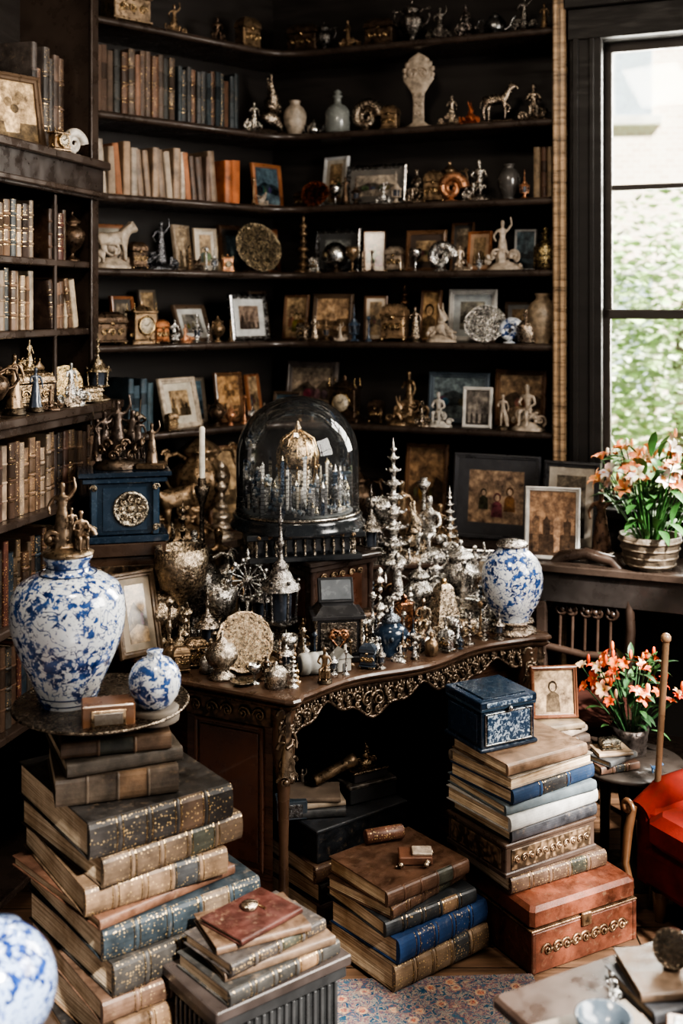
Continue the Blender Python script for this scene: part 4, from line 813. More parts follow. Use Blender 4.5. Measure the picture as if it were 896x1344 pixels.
dk('brass_trinket_box',258,3.70,lambda m:casket(m,.075,.06,.09,M_ornate,(.3,.22,.15)),20)
dk('round_pill_box',362,3.50,lambda m:(m.lathe([(.034,0),(.036,.004),(.034,.03),(.036,.034),(.034,.05),(.02,.062),(.004,.066),(.006,.072),(.0005,.078)],M_ornate,(.5,.45,.39),24)))
dk('silver_thimble_cup',334,3.53,lambda m:goblet(m,.06,.02,M_metal,SIL)); dk('brass_seal',390,3.55,lambda m:spire(m,.055,.014,M_metal,GLD,n=3)); dk('small_dish',318,3.52,lambda m:m.lathe([(.02,0),(.035,.01),(.037,.012),(.03,.009),(.001,.006)],M_metal,(.4,.38,.34),20))
def pieces(b,d,kind,h,mat,col,rz=0,name=None,z=ZD,k=None):
    return dk(name or NM[kind],b,d,lambda m:make(m,kind,h,mat,col,k),rz,z)
pieces(238,3.92,'goblet',.34,M_ornate,GB); pieces(222,3.80,'candle',.20,M_ornate,GB); pieces(255,4.12,'urn',.36,M_ornate,AG)
pieces(272,3.80,'lantern',.24,M_ornate,(.36,.31,.26)); pieces(243,3.74,'spire',.17,M_ornate,GB); pieces(290,3.92,'goblet',.2,M_ornate,AG); pieces(212,3.92,'urn',.22,M_ornate,GB)
dk('candlestick_with_candle',265,4.22,lambda m:candlestick(m,.53,.05,M_ornate,(.3,.25,.2),.19)); pieces(300,4.16,'urn',.26,M_ornate,AG); pieces(215,4.2,'group',.38,M_ornate,GB); pieces(285,4.32,'group',.36,M_brz,BRZ); pieces(240,4.34,'pagoda',.42,M_ornate,GB)
pieces(305,3.78,'casket',.09,M_brz,DKB,15)
def wheel(m):
    m.lathe([(.05,0),(.048,.01),(.02,.03),(.012,.08),(.02,.1),(.008,.12),(.008,.15),(.001,.15)],M_ornate,SIL,16)
    for k in range(14):
        a=2*pi*k/14; m.tube([(.012*math.cos(a),0,.22+.012*math.sin(a)),(.06*math.cos(a),-.004,.22+.06*math.sin(a))],.0035,M_ornate,SIL,5); m.ball((.07*math.cos(a),0,.22+.07*math.sin(a)),.010,M_ornate,SIL,8)
    m.tube([(.06*math.cos(a),0,.22+.06*math.sin(a)) for a in [2*pi*k/24 for k in range(25)]],.005,M_ornate,SIL,6); m.ball((0,0,.22),.02,M_ornate,AG,10); m.lathe([(.008,.28),(.014,.295),(.004,.305),(.008,.315),(.0005,.33)],M_ornate,SIL,10)
dk('silver_sunburst_monstrance',325,3.94,wheel,10)
pieces(345,3.68,'spire',.13,M_ornate,GB); pieces(380,3.70,'goblet',.10,M_ornate,AG); pieces(340,4.05,'lantern',.3,M_ornate,(.25,.23,.21)); pieces(305,4.05,'fig',.25,M_brz,BRZ,0,k='robe')
x,y=world(185,3.82); put(frame(.16,.28,(.16,.11,.07),(.3,.25,.19),(.45,.35,.25),'land',.022,16,M_ivory),'picture_frame',x+.01,y-.02,ZD,38); DOC.append((x,y,.08))
x,y=world(155,3.95); put(frame(.14,.27,(.3,.22,.14),None,(.5,.42,.32),'build',.018,12),'picture_frame',x-.0,y-.05,ZD,44); DOC.append((x,y,.07))
mb=MB(); mb.box((0,0,.085),(.42,.17,.17),M_wood,(.04,.026,.02)); mb.box((0,0,.178),(.45,.2,.016),M_wood,(.05,.03,.022)); 
for k in range(7): scroll(mb,T(-.18+.06*k,-.09,.09)@S(1 if k%2 else -1,1,1),.03,.005,M_brz,BRZ)
xr_,yr_=.24,4.42; put(mb,'display_riser',xr_,yr_,ZD,8)
for k in range(5): DOC.append((xr_-.18+.09*k,yr_-.02+.012*k,.1))
ZR=ZD+.187
dk('silver_pagoda_finial',516,4.36,lambda m:pagoda(m,.47,.068,M_ornate,AG),z=ZR); pieces(487,4.36,'lantern',.30,M_ornate,(.3,.27,.24),z=ZR); pieces(541,4.40,'group',.26,M_ornate,GB,z=ZR); pieces(565,4.40,'group',.27,M_ornate,AG,z=ZR); pieces(590,4.47,'pagoda',.27,M_ornate,AG,z=ZR); pieces(500,4.49,'goblet',.22,M_ornate,AG,z=ZR); pieces(527,4.50,'fig',.30,M_brz,BRZ,z=ZR,k='robe'); pieces(556,4.51,'candle',.3,M_ornate,AG,z=ZR); pieces(576,4.49,'group',.22,M_brz,BRZ,z=ZR)
def lampbell(m): m.lathe([(.06,0),(.06,.012),(.045,.02),(.04,.05),(.034,.12),(.03,.125),(.01,.13),(.012,.14),(.0005,.15)],M_metal,COP,10,smooth=False); m.lathe([(.064,0),(.064,.006)],M_ornate,GLD,20)
dk('copper_table_bell',530,4.03,lampbell)
def metro(m): m.loft([[(x*.055*k,y*.045*k,z) for x,y in ((-1,-1),(1,-1),(1,1),(-1,1))] for k,z in ((1.1,0),(1.1,.012),(.95,.014),(.5,.15),(.3,.165))],M_ornate,GB); m.ball((0,0,.172),.012,M_metal,GLD,10); m.box((0,-.04,.06),(.03,.006,.08),M_ivory,IV,RX(-14),.001)
dk('brass_metronome',582,4.12,metro,30)
pieces(498,4.05,'spire',.24,M_ornate,AG); pieces(520,4.20,'group',.28,M_ornate,AG); pieces(550,4.22,'urn',.22,M_ornate,(.42,.40,.37)); pieces(556,4.02,'group',.15,M_ornate,GB); pieces(572,4.24,'fig',.26,M_ornate,AG,0,k='robe2'); pieces(602,4.20,'group',.25,M_ornate,AG,0); pieces(612,4.04,'casket',.06,M_ornate,GB,30); pieces(626,4.16,'group',.2,M_ornate,AG); pieces(604,4.34,'urn',.28,M_ornate,AG); pieces(636,4.30,'fig',.20,M_brz,BRZ,0,k='up'); pieces(625,4.42,'group',.26,M_ornate,AG); pieces(484,4.06,'casket',.09,M_brz,DKB,20); pieces(478,3.93,'goblet',.09,M_ornate,AG); pieces(545,3.93,'spire',.08,M_ornate,GB); pieces(562,3.87,'casket',.045,M_ornate,AG,30); pieces(594,3.98,'goblet',.08,M_ornate,AG); pieces(486,3.74,'casket',.035,M_ornate,GB,30)
x,y=world(672,4.10); DOC.append((x,y,.11))
mb=MB(); mb.lathe([(.085,0),(.088,.008),(.06,.016),(.05,.026),(.075,.036),(.078,.042),(.001,.042)],M_ornate,(.38,.31,.25),28,mod=lambda a,z:1+.04*math.sin(10*a)); put(mb,'carved_vase_stand',x,y,ZD)
mb=MB()
mb.lathe([(.06,0),(.062,.008),(.075,.03),(.095,.065),(.108,.11),(.11,.15),(.104,.19),(.085,.225),(.06,.245),(.052,.25),(.052,.262),(.001,.262)],M_porc2,(1,1,1),40)
mb.lathe([(.056,.262),(.058,.268),(.05,.278),(.02,.286),(.001,.287)],M_ornate,(.5,.46,.42),24); put(mb,'porcelain_ginger_jar',x,y,ZD+.043)
x,y=world(618,4.5); put(frame(.2,.2,(.45,.45,.45),(.4,.4,.4),(.3,.26,.22),'build',.02,10,M_metal),'picture_frame',x+.05,y+.02,ZD,-10); DOC.append((x+.05,y,.1))
poly=[A,E,Dp,D2,C,Bp]
def inside(p,m=.045):
    for i in range(6):
        a_,b_=poly[i],poly[(i+1)%6]; e_=(b_-a_).normalized(); 
        if (p-a_).dot(Vector((-e_.y,e_.x)))<m: return False
    return True
rg=random.Random(5); cnt=0
for att in range(3500):
    if cnt>100: break
    p=Vector((rg.uniform(-.85,.7),rg.uniform(3.45,4.7)))
    if not inside(p,.035): continue
    df=(p-A).dot(-nn)
    h=rg.uniform(.05,.11)+max(0,min(.5,df))*rg.uniform(.1,.38)
    k=rg.choice(['group','group','group','urn','goblet','spire','fig','lantern','candle','pagoda','box','casket','bottle'])
    if k in('box','casket','bottle','ball'): h=min(h,.08)
    rad=h*WID[k]*.5
    if any((p.x-a_)**2+(p.y-b_)**2<(c_*.8+rad)**2 for a_,b_,c_ in DOC): continue
    mt,cl=rg.choice([(M_ornate,AG),(M_ornate,AG),(M_brz,BRZ),(M_ornate,SIL),(M_ornate,(.3,.27,.24)),(M_gloss,(.025,.035,.05))] if p.x>-.1 else [(M_ornate,GB),(M_brz,BRZ),(M_ornate,(.35,.3,.25)),(M_brz,DKB),(M_ornate,AG)])
    mb=MB(); make(mb,k,h,mt,cl); put(mb,NM[k],p.x,p.y,ZD,rg.uniform(-50,50)); DOC.append((p.x,p.y,rad)); cnt+=1
# ---------------------------------------------------------------- left book pile
RP=38
def stack(items,cx,cy,z,rot):
    for it in items:
        L,W,Th,col=it[:4]; o=dict(it[4]) if len(it)>4 else {}
        dx=o.pop('dx',0); dy=o.pop('dy',0); dr=o.pop('dr',0); nm=o.pop('name','antique_book')
        a=math.radians(rot); X=cx+dx*math.cos(a)-dy*math.sin(a); Y=cy+dx*math.sin(a)+dy*math.cos(a)
        if 'mat' not in o: o['mat']=M_leather
        lying(nm,X,Y,z+.0006,L,W,Th,col,rot+dr,**o); z+=Th+.0012
    return z
BRN=(.10,.055,.032); BLK=(.020,.018,.017)
zt=stack([(.47,.46,.085,BRN,dict(dr=3)),(.46,.46,.08,BLK,dict(dr=-5,dx=.04)),(.46,.46,.085,(.12,.075,.045),dict(dr=4,dx=.06,dy=-.03)),(.45,.46,.055,(.075,.045,.03),dict(dr=-2,dx=.05,dy=-.03)),(.45,.46,.08,(.030,.027,.024),dict(dr=2,dx=.06,dy=-.02,fancy=2)),
 (.44,.46,.075,(.020,.026,.030),dict(dr=-1,dx=.05,dy=-.01,fancy=2,label=(.09,.065,.045))),(.40,.44,.026,(.09,.045,.028),dict(dr=5,dx=.0,ribs=0,fancy=False)),(.38,.44,.068,(.11,.072,.045),dict(dr=-4,dx=.0,fancy=2)),(.40,.45,.07,(.075,.052,.035),dict(dr=2,dx=0.02,fancy=2)),(.39,.46,.088,(.024,.021,.019),dict(dr=-2,dx=0,fancy=2,label=(.07,.045,.03))),
 (.30,.32,.07,(.10,.075,.055),dict(dr=-20,dx=-.035,dy=.0,fancy=False,ribs=3)),(.29,.31,.035,(.09,.075,.06),dict(dr=-14,dx=-.03,ribs=0,fancy=False)),(.27,.29,.04,(.11,.07,.045),dict(dr=-22,dx=-.03,ribs=2,fancy=False))],-.575,3.00,.0,RP)
px_,py_=-.63,3.0
mb=MB(); mb.lathe([(.12,0),(.125,.006),(.2,.018),(.225,.03),(.228,.034),(.22,.034),(.195,.024),(.12,.014),(.001,.013)],M_metal,(.20,.165,.13),48); mb.lathe([(.222,.030),(.23,.033),(.226,.038),(.218,.034)],M_ornate,(.28,.23,.18),48); put(mb,'pewter_tray',px_,py_,zt)
zp=zt+.0142
mb=MB(); vr=.150
pr=[(.075,0),(.078,.006),(.072,.02),(.082,.055),(.107,.11),(.131,.165),(.146,.215),(vr,.26),(.146,.30),(.130,.33),(.098,.35),(.07,.36),(.058,.368),(.055,.385),(.058,.393),(.064,.40),(.064,.406),(.05,.407),(.001,.407)]
q=[]
for i in range(len(pr)-1):
    for k in range(2): q.append((pr[i][0]+(pr[i+1][0]-pr[i][0])*k/2,pr[i][1]+(pr[i+1][1]-pr[i][1])*k/2))
q.append(pr[-1]); mb.lathe(q,M_porc,(1,1,1),56)
for rr_,zz_ in ((.0745,.361),(.0565,.378),(.0745,.03),(.0805,.048)): mb.tube([(rr_*math.cos(a),rr_*math.sin(a),zz_) for a in [2*pi*k/40 for k in range(41)]],.0018,M_gloss,(.01,.03,.10),6)
xv,yv=-.718,3.0; put(mb,'blue_and_white_porcelain_vase',xv,yv,zp)
mb=MB(); mb.lathe([(.066,0),(.068,.006),(.05,.014),(.03,.02),(.001,.022)],M_brz,(.2,.15,.1),24); figure(mb,.19,M_brz,(.22,.16,.11),'robe2',T(-.015,0,.015),False); figure(mb,.11,M_brz,(.22,.16,.11),'sit',T(.035,-.01,.015)@RZ(30),False); sculpture(mb,.12,M_brz,(.22,.16,.11),T(0,0,.012)@RZ(20)); scroll(mb,T(.04,0,.05),.03,.008,M_brz,(.26,.19,.13)); scroll(mb,T(-.04,-.01,.04),.025,.008,M_brz,(.26,.19,.13)); put(mb,'bronze_vase_lid',xv,yv,zp+.4076)
xs_,ys_=world(203,2.93)
mb=MB(); mb.lathe([(.062,0),(.064,.01),(.058,.02),(.062,.03),(.052,.034),(.001,.034)],M_matte,(.12,.10,.08),28); put(mb,'small_vase_stand',xs_,ys_,zp)
mb=MB(); mb.lathe([(.036,0),(.045,.008),(.06,.03),(.067,.055),(.067,.075),(.058,.1),(.04,.118),(.022,.125),(.018,.135),(.022,.142),(.016,.143),(.001,.143)],M_porc2,(1,1,1),36); put(mb,'small_porcelain_jar',xs_,ys_,zp+.035)
mb=MB(); mb.box((0,0,.034),(.13,.075,.066),M_wood,(.17,.085,.045)); mb.box((0,-.038,.034),(.085,.004,.042),M_metal,(.4,.3,.2)); mb.box((0,-.041,.034),(.07,.003,.028),M_gloss,(.12,.1,.08)); put(mb,'small_wooden_desk_clock',-.585,2.865,zp+.004,14)
mb=MB(); cc=(.020,.020,.020)
mb.box((0,0,.03),(.38,.24,.06),M_wood,cc); mb.box((0,0,.17),(.34,.20,.24),M_wood,cc)
for k in range(16): mb.box((-.16+.0213*k,-.104,.17),(.009,.012,.23),M_wood,(.03,.03,.03),b=.003)
for k in range(9): mb.box((-.174,-.085+.0213*k,.17),(.012,.009,.23),M_wood,(.03,.03,.03),b=.003)
mb.box((0,0,.305),(.37,.235,.03),M_wood,cc); mb.box((0,0,.333),(.39,.25,.026),M_wood,(.032,.025,.022)); xc,yc=-.205,2.80; put(mb,'fluted_wooden_chest',xc,yc,0,RP)
z2=.3475
z2=stack([(.33,.22,.036,(.035,.033,.03),dict(dx=-.01,dr=3,fancy=2)),(.30,.20,.022,(.09,.06,.04),dict(dr=-6,ribs=0,fancy=False)),(.29,.19,.028,(.045,.038,.034),dict(dr=5,ribs=3,dx=-.02,fancy=2)),(.24,.17,.018,(.09,.055,.035),dict(dr=-12,ribs=0,dx=-.03,fancy=False)),(.20,.15,.014,(.045,.016,.012),dict(dr=9,ribs=0,dx=-.03,fancy=False))],xc+.01,yc,z2,RP)
mb=MB(); mb.lathe([(.018,0),(.02,.004),(.02,.012),(.001,.013)],M_ornate,(.5,.4,.3),16); mb.tube([(0,0,.006),(.02,.01,.004),(.04,-.01,.004)],.002,M_metal,GLD,5); put(mb,'pocket_watch',xc-.02,yc+.0,z2)
xb,yb=-.655,2.16
mb=MB(); mb.lathe([(.13,0),(.13,.02),(.05,.05),(.04,.3),(.05,.5),(.12,.53),(.12,.55),(.001,.55)],M_wood,DW,24); put(mb,'plant_pedestal',xb,yb,0)
mb=MB(); mb.lathe([(.05,0)]+[(.115*math.sin(a),.11-.115*math.cos(a)) for a in [pi*k/20 for k in range(3,18)]]+[(.045,.215),(.05,.222),(.02,.23),(.012,.235),(.0005,.242)],M_porc2,(.38,.47,.66),40); put(mb,'porcelain_garden_jar',xb,yb,.551)
# ---------------------------------------------------------------- middle pile
zm=stack([(.37,.30,.075,(.12,.08,.05),dict(fancy=2)),(.36,.30,.07,(.012,.032,.085),dict(dr=2,label=(.012,.03,.075),mat=M_cloth)),(.34,.29,.045,(.026,.028,.03),dict(dr=-3,dx=-.02,dy=.01)),(.33,.26,.035,(.08,.045,.03),dict(dr=8,dx=-.03,dy=.02,fancy=2)),(.32,.27,.045,(.085,.045,.028),dict(dr=0,dx=-.03,dy=.01,fancy=False))],.20,3.45,.012,RP)
mb=MB(); mb.box((0,0,.012),(.10,.07,.024),M_leather,(.14,.065,.04)); mb.box((0.02,0,.028),(.06,.05,.008),M_ivory,IV)
for k in range(7): mb.ball((R.uniform(-.06,.06),R.uniform(-.07,.03),.01),(.010,.008,.008),M_ornate,GB,8)
mb.tube([(.05*math.cos(a*.7)-.02*a*.1,.045*math.sin(a)-.01,.004+.002*math.sin(a*3)) for a in [k*.3 for k in range(30)]],.003,M_ornate,GB,5); put(mb,'purse_with_necklace',.22,3.42,zm)
mb=MB(); mb.lathe([(.02,0),(.022,.003),(.022,.12),(.02,.124)],M_tool,(.12,.055,.035),18,T(-.06,0,.022)@RY(90)); put(mb,'rolled_leather_case',.13,3.54,zm,20)
zr=stack([(.38,.28,.07,(.05,.03,.025),dict()),(.37,.26,.06,BLK,dict(dr=2)),(.38,.27,.055,(.10,.06,.04),dict(dr=-2,fancy=2))],-.01,3.80,0,RP)
mb=MB(); mb.box((0,0,.05),(.37,.26,.1),M_leather,(.02,.022,.026)); mb.box((0,0,.1),(.378,.268,.012),M_leather,(.03,.032,.036)); put(mb,'storage_box',-.01,3.81,zr,RP); zr2=zr+.108
za=stack([(.2,.15,.028,(.08,.08,.08),dict(dr=-30,fancy=False,ribs=0)),(.19,.14,.016,(.3,.24,.18),dict(dr=-24,ribs=0,fancy=False,mat=M_cloth)),(.18,.13,.014,(.16,.12,.09),dict(dr=-36,ribs=0,fancy=False,mat=M_cloth))],-.095,3.75,zr2,RP)
mb=MB(); mb.box((0,0,.025),(.18,.13,.05),M_matte,(.03,.03,.032)); mb.box((0,0,.055),(.185,.135,.012),M_carve,(.14,.12,.1)); mb.box((0,0,.075),(.13,.1,.03),M_matte,(.04,.035,.035)); mb.box((0,0,.093),(.14,.11,.008),M_ornate,(.3,.22,.15)); put(mb,'black_lacquer_box',.075,3.87,zr2,RP-8)
mb=MB(); sculpture(mb,.09,M_ornate,BRZ); put(mb,'rocaille_sculpture',.08,3.88,zr2+.0975,20)
mb=MB(); sculpture(mb,.1,M_brz,IV); put(mb,'rocaille_sculpture',-.14,3.84,zr2)
mb=MB(); mb.lathe([(.015,0),(.018,.005),(.018,.13),(.022,.14),(.022,.16),(.001,.162)],M_brz,BRZ,14,T(0,0,.02)@RZ(30)@RY(75)); put(mb,'brass_telescope',-.09,3.77,za)
mb=MB(); mb.box((0,0,.03),(.1,.08,.06),M_gloss,(.05,.065,.08)); mb.box((0,-.041,.03),(.07,.003,.04),M_ornate,(.25,.25,.25)); put(mb,'keepsake_box',-.165,3.70,zr2+.0,10)
# ---------------------------------------------------------------- right pile
def chest(m,w,d,h,mat,col,trim):
    m.box((0,0,h*.32),(w,d,h*.64),mat,col,b=.006); m.box((0,0,h*.83),(w*1.01,d*1.01,h*.34),mat,tuple(c*1.1 for c in col),b=.012); m.box((0,0,h*.655),(w*1.015,d*1.015,h*.03),M_brz,trim)
    for sx in (-1,1): m.box((sx*w*.485,0,h*.33),(w*.04,d*1.02,h*.62),mat,tuple(c*.7 for c in col))
    m.box((0,-d*.515,h*.62),(w*.09,.012,h*.2),M_brz,trim)
    for k in range(9): scroll(m,T(-w*.36+w*.09*k,-d*.505,h*.33)@S(1 if k%2 else -1,1,1),h*.11,h*.022,M_brz,trim); m.ball((-w*.32+w*.09*k,-d*.505,h*.33),(h*.05,.005,h*.03),M_brz,trim,6)
mb=MB(); chest(mb,.40,.34,.195,M_leather,(.11,.036,.020),(.22,.14,.085)); put(mb,'red_leather_trunk',.645,3.56,0,29)
zz=.197; cx,cy=.575,3.60
zz=stack([(.37,.29,.05,(.08,.05,.035),dict(dr=-3,dx=.02,fancy=2))],cx,cy,zz,32)
mb=MB(); mb.box((0,0,.05),(.36,.28,.1),M_wood,(.06,.04,.03)); mb.box((0,0,.008),(.37,.29,.016),M_wood,(.05,.035,.028)); mb.box((0,0,.095),(.37,.29,.012),M_wood,(.06,.04,.03)); mb.box((0,-.141,.05),(.32,.006,.06),M_carve,(.18,.12,.075)); mb.box((-.181,0,.05),(.006,.24,.06),M_carve,(.15,.10,.065))
for k in range(11): scroll(mb,T(-.14+.028*k,-.146,.05)@S(1 if k%2 else -1,1,1),.014,.0035,M_brz,(.3,.21,.14))
put(mb,'carved_wooden_box',cx-.01,cy,zz,32); zz+=.1025
zz=stack([(.35,.28,.038,(.05,.05,.055),dict(fancy=False,ribs=0,dx=.01)),(.37,.29,.044,(.36,.35,.33),dict(fancy=False,ribs=0,mat=M_cloth,dr=2)),(.36,.29,.03,(.10,.12,.13),dict(fancy=False,ribs=0,dr=-2,mat=M_cloth)),(.35,.28,.044,(.018,.035,.07),dict(dr=3,mat=M_cloth,ribs=2)),(.35,.28,.034,(.22,.18,.14),dict(dr=182,fancy=False,ribs=0)),(.32,.27,.036,(.20,.13,.085),dict(dr=-1,dx=-.01,ribs=0,fancy=False))],cx-.01,cy,zz,33)
def bluebox(m):
    w,d,h=.20,.19,.155; c=(.010,.022,.042)
    m.box((0,0,.006),(w+.016,d+.016,.012),M_gloss,c); m.box((0,0,h*.42),(w,d,h*.72),M_gloss,c); m.box((0,0,h*.82),(w+.01,d+.01,.012),M_gloss,(.03,.055,.085)); m.box((0,0,h*.92),(w+.012,d+.012,h*.15),M_gloss,c)
    m.box((0,-d/2-.002,h*.43),(w*.8,.005,h*.56),M_inlay,(.02,.045,.085)); m.box((-w/2-.002,0,h*.43),(.005,d*.8,h*.56),M_gloss,(.014,.03,.055)); m.box((0,-d/2-.008,h*.92),(w*.86,.004,h*.09),M_inlay,(.02,.045,.085)); m.box((0,0,h+.001),(w*.8,d*.8,.003),M_gloss,(.014,.026,.042))
    for s_ in (-1,1): m.box((s_*w*.43,-d/2-.003,h*.43),(.006,.006,h*.62),M_metal,(.4,.42,.42)); m.box((0,-d/2-.003,h*(.43+s_*.3)),(w*.88,.006,.005),M_metal,(.4,.42,.42))
    m.ball((0,-d/2-.012,h*.8),.009,M_metal,SIL,10)
mb=MB(); bluebox(mb); put(mb,'blue_lacquer_casket',cx-.105,cy+.01,zz,28)
# ---------------------------------------------------------------- right side furniture
mb=MB(); segbox(mb,.0,1.0,-.42,-.09,.90,.93,M_wood,(.05,.035,.027)); segbox(mb,.01,.99,-.40,-.1,.78,.90,M_wood,DW2)
for t in (.04,.95):
    for yy in (-.38,-.12): segbox(mb,t-.02,t+.02,yy-.02,yy+.02,0,.78,M_wood,DW)
segbox(mb,.03,.97,-.38,-.12,.2,.22,M_wood,DW); put(mb,'console_table',P2.x+.0,P2.y,-.0006,SR.ang)
def con(t,y,mb,name,yaw=0,z=.9305): p=P2+SR.u*t+SR.n*y; put(mb,name,p.x,p.y,z,SR.ang+yaw)
con(.10,-.16,frame(.24,.37,(.03,.03,.033),(.38,.34,.29),(.2,.18,.16),'build',.025,9),'picture_frame',-4)
con(.0+.07,-.34,frame(.22,.29,(.50,.48,.45),None,(.34,.22,.15),'build',.018,14,M_matte),'picture_frame',8)
mb=MB(); figure(mb,.30,M_brz,(.2,.12,.08),'robe2'); con(.25,-.24,mb,'bronze_statuette')
def petal_flower(m,Mx,r,col,n=6,cup=.6):
    for k in range(n):
        a=360*k/n+R.uniform(-10,10); Q=Mx@RZ(a)
        rows=[]
        for i in range(5):
            t=i/4; w=r*.30*math.sin(pi*(.12+.85*t)); z=r*cup*math.sin(t*2.2); x=r*t
            rows+= [(x,-w,z),(x,0,z-r*.06),(x,w,z)]
        fs=[(i*3+j,i*3+j+1,(i+1)*3+j+1,(i+1)*3+j) for i in range(4) for j in range(2)]
        c=tuple(min(1,q*R.uniform(.85,1.15)) for q in col); m.add(rows,fs,M_petal,c,True,Q)
    for k in range(4): m.tube([(0,0,0),(r*.12*math.cos(k*1.6),r*.12*math.sin(k*1.6),r*.6)],r*.02,M_petal,(.5,.35,.1),4,Mx)
def leafblade(m,Mx,L,w,col):
    rows=[]
    for i in range(6):
        t=i/5; ww=w*math.sin(pi*(.05+.93*t)); z=L*(.5*t-.45*t*t); rows+=[(L*t,-ww,z+ww*.3),(L*t,0,z),(L*t,ww,z+ww*.3)]
    m.add(rows,[(i*3+j,i*3+j+1,(i+1)*3+j+1,(i+1)*3+j) for i in range(5) for j in range(2)],M_leaf,col,True,Mx)
def bouquet(m,H,spread,nf,cols,fr,nl,z0=0,leafL=.1,lc=[(.04,.12,.03),(.07,.18,.05),(.13,.24,.09)]):
    for k in range(nf):
        a=R.uniform(0,360); q=spread*math.sqrt(R.random()); h=H*R.uniform(.66,1.05)-q*.5; x=q*math.cos(math.radians(a)); y=q*math.sin(math.radians(a))*.8
        m.tube([(x*.1,y*.1,z0),(x*.5,y*.5,z0+h*.5),(x,y,z0+h)],.0025,M_leaf,lc[0],5)
        petal_flower(m,T(x,y,z0+h)@RZ(a)@RY(R.uniform(10,80)),fr*R.uniform(.7,1.1),R.choice(cols),R.choice([5,6]))
        if R.random()<.6: m.ball((x+.02,y,z0+h+.03),(.007,.007,.018),M_petal,R.choice(cols),6)
    for k in range(nl):
        a=R.uniform(0,360); q=spread*.6*R.random(); h=H*R.uniform(.1,.85)
        leafblade(m,T(q*math.cos(math.radians(a)),q*math.sin(math.radians(a))*.8,z0+h)@RZ(a)@RY(R.uniform(-60,30)),leafL*R.uniform(.6,1.2),leafL*.16,R.choice(lc))
mb=MB(); mb.lathe([(.08,0),(.1,.03),(.115,.1),(.12,.13),(.108,.13),(.1,.05),(.001,.04)],M_ivory,(.14,.11,.08),30,mod=lambda a,z:1+.025*math.sin(22*a))
for z in (.02,.05,.08,.11): mb.tube([(( .09+z*.25)*math.cos(a),(.09+z*.25)*math.sin(a),z) for a in [2*pi*k/24 for k in range(25)]],.006,M_ivory,(.18,.14,.10),5)
bouquet(mb,.46,.22,55,[(.80,.38,.20),(.80,.66,.52),(.76,.30,.14),(.80,.72,.62)],.044,110,.06,.11); con(.45,-.32,mb,'lily_flower_basket')
x,y=.74,3.93
mb=MB(); mb.lathe([(.1,0),(.1,.015),(.03,.04),(.022,.2),(.03,.36),(.06,.42),(.115,.435),(.12,.45),(.001,.45)],M_wood,DW,24); put(mb,'pedestal_side_table',x,y,0)
zq=stack([(.17,.14,.03,(.08,.06,.05),dict(ribs=2)),(.165,.13,.022,(.25,.2,.16),dict(ribs=0,fancy=False,dr=10)),(.15,.12,.02,(.2,.15,.1),dict(ribs=0,fancy=False,dr=-12))],x,y,.4515,30)
R_save=R.getstate(); R.seed(77)
put(frame(.165,.175,(.16,.07,.04),None,(.46,.36,.27),'port',.014,8),'portrait_photo_frame',x-.005,y-.0,zq,6)
R.setstate(R_save)
x,y=.985,3.92
mb=MB(); mb.lathe([(.14,0),(.14,.015),(.03,.05),(.025,.2),(.04,.3),(.02,.34),(.17,.365),(.185,.375),(.185,.388),(.001,.39)],M_wood,(.03,.024,.02),36); put(mb,'round_side_table',x,y,0)
zq=stack([(.15,.11,.026,(.12,.07,.05),dict(ribs=2)),(.145,.105,.02,(.09,.09,.09),dict(ribs=0,fancy=False,dr=20)),(.12,.09,.012,(.3,.22,.15),dict(ribs=0,fancy=False,dr=-10))],x-.075,y-.06,.3915,20)
mb=MB(); casket(mb,.07,.05,.035,M_ornate,(.3,.27,.22)); put(mb,'trinket_box',x-.08,y-.06,zq,10)
mb=MB(); animal(mb,.045,M_gloss,(.05,.09,.16),H_dog,base=False); put(mb,'dog_figurine',x+.06,y-.12,.3915)
mb=MB(); mb.lathe([(.05,0),(.055,.01),(.06,.06),(.065,.09),(.055,.09),(.001,.07)],M_brz,(.12,.1,.09),20); bouquet(mb,.32,.17,42,[(.62,.07,.02),(.7,.16,.05),(.8,.5,.32),(.65,.10,.03)],.030,80,.05,.07,[(.03,.08,.03),(.05,.12,.04)]); put(mb,'red_flower_pot',x+.02,y+.06,.3915)
mb=MB(); c=(.035,.022,.016)
mb.box((0,0,.43),(.40,.36,.05),M_velvet,(.05,.02,.015),b=.015)
for sx in (-1,1):
    mb.tube([(sx*.17,-.15,0),(sx*.175,-.155,.2),(sx*.17,-.15,.42)],[.016,.02,.026],M_wood,c,8); mb.tube([(sx*.17,.16,0),(sx*.17,.16,.42),(sx*.18,.19,.7),(sx*.16,.22,.92)],[.018,.022,.02,.018],M_wood,c,8)
mb.tube([(-.17,.22,.88),(-.1,.225,.95),(0,.225,.97),(.1,.225,.95),(.17,.22,.88)],.024,M_wood,c,8); mb.tube([(-.17,.18,.6),(0,.19,.58),(.17,.18,.6)],.016,M_wood,c,8)
for k in range(5): scroll(mb,T(-.1+.05*k,.2,.75)@S(1 if k%2 else -1,1,1),.045,.009,M_wood,c); mb.tube([(-.1+.05*k,.19,.6),(-.1+.05*k,.22,.93)],.007,M_wood,c,6)
put(mb,'carved_dining_chair',.86,4.30,0,-28)
mb=MB(); rc=(.10,.011,.007)
mb.box((0,0,.18),(.46,.46,.17),M_velvet,rc,b=.04); mb.box((0,-.03,.30),(.38,.42,.11),M_velvet,tuple(c*1.2 for c in rc),b=.05)
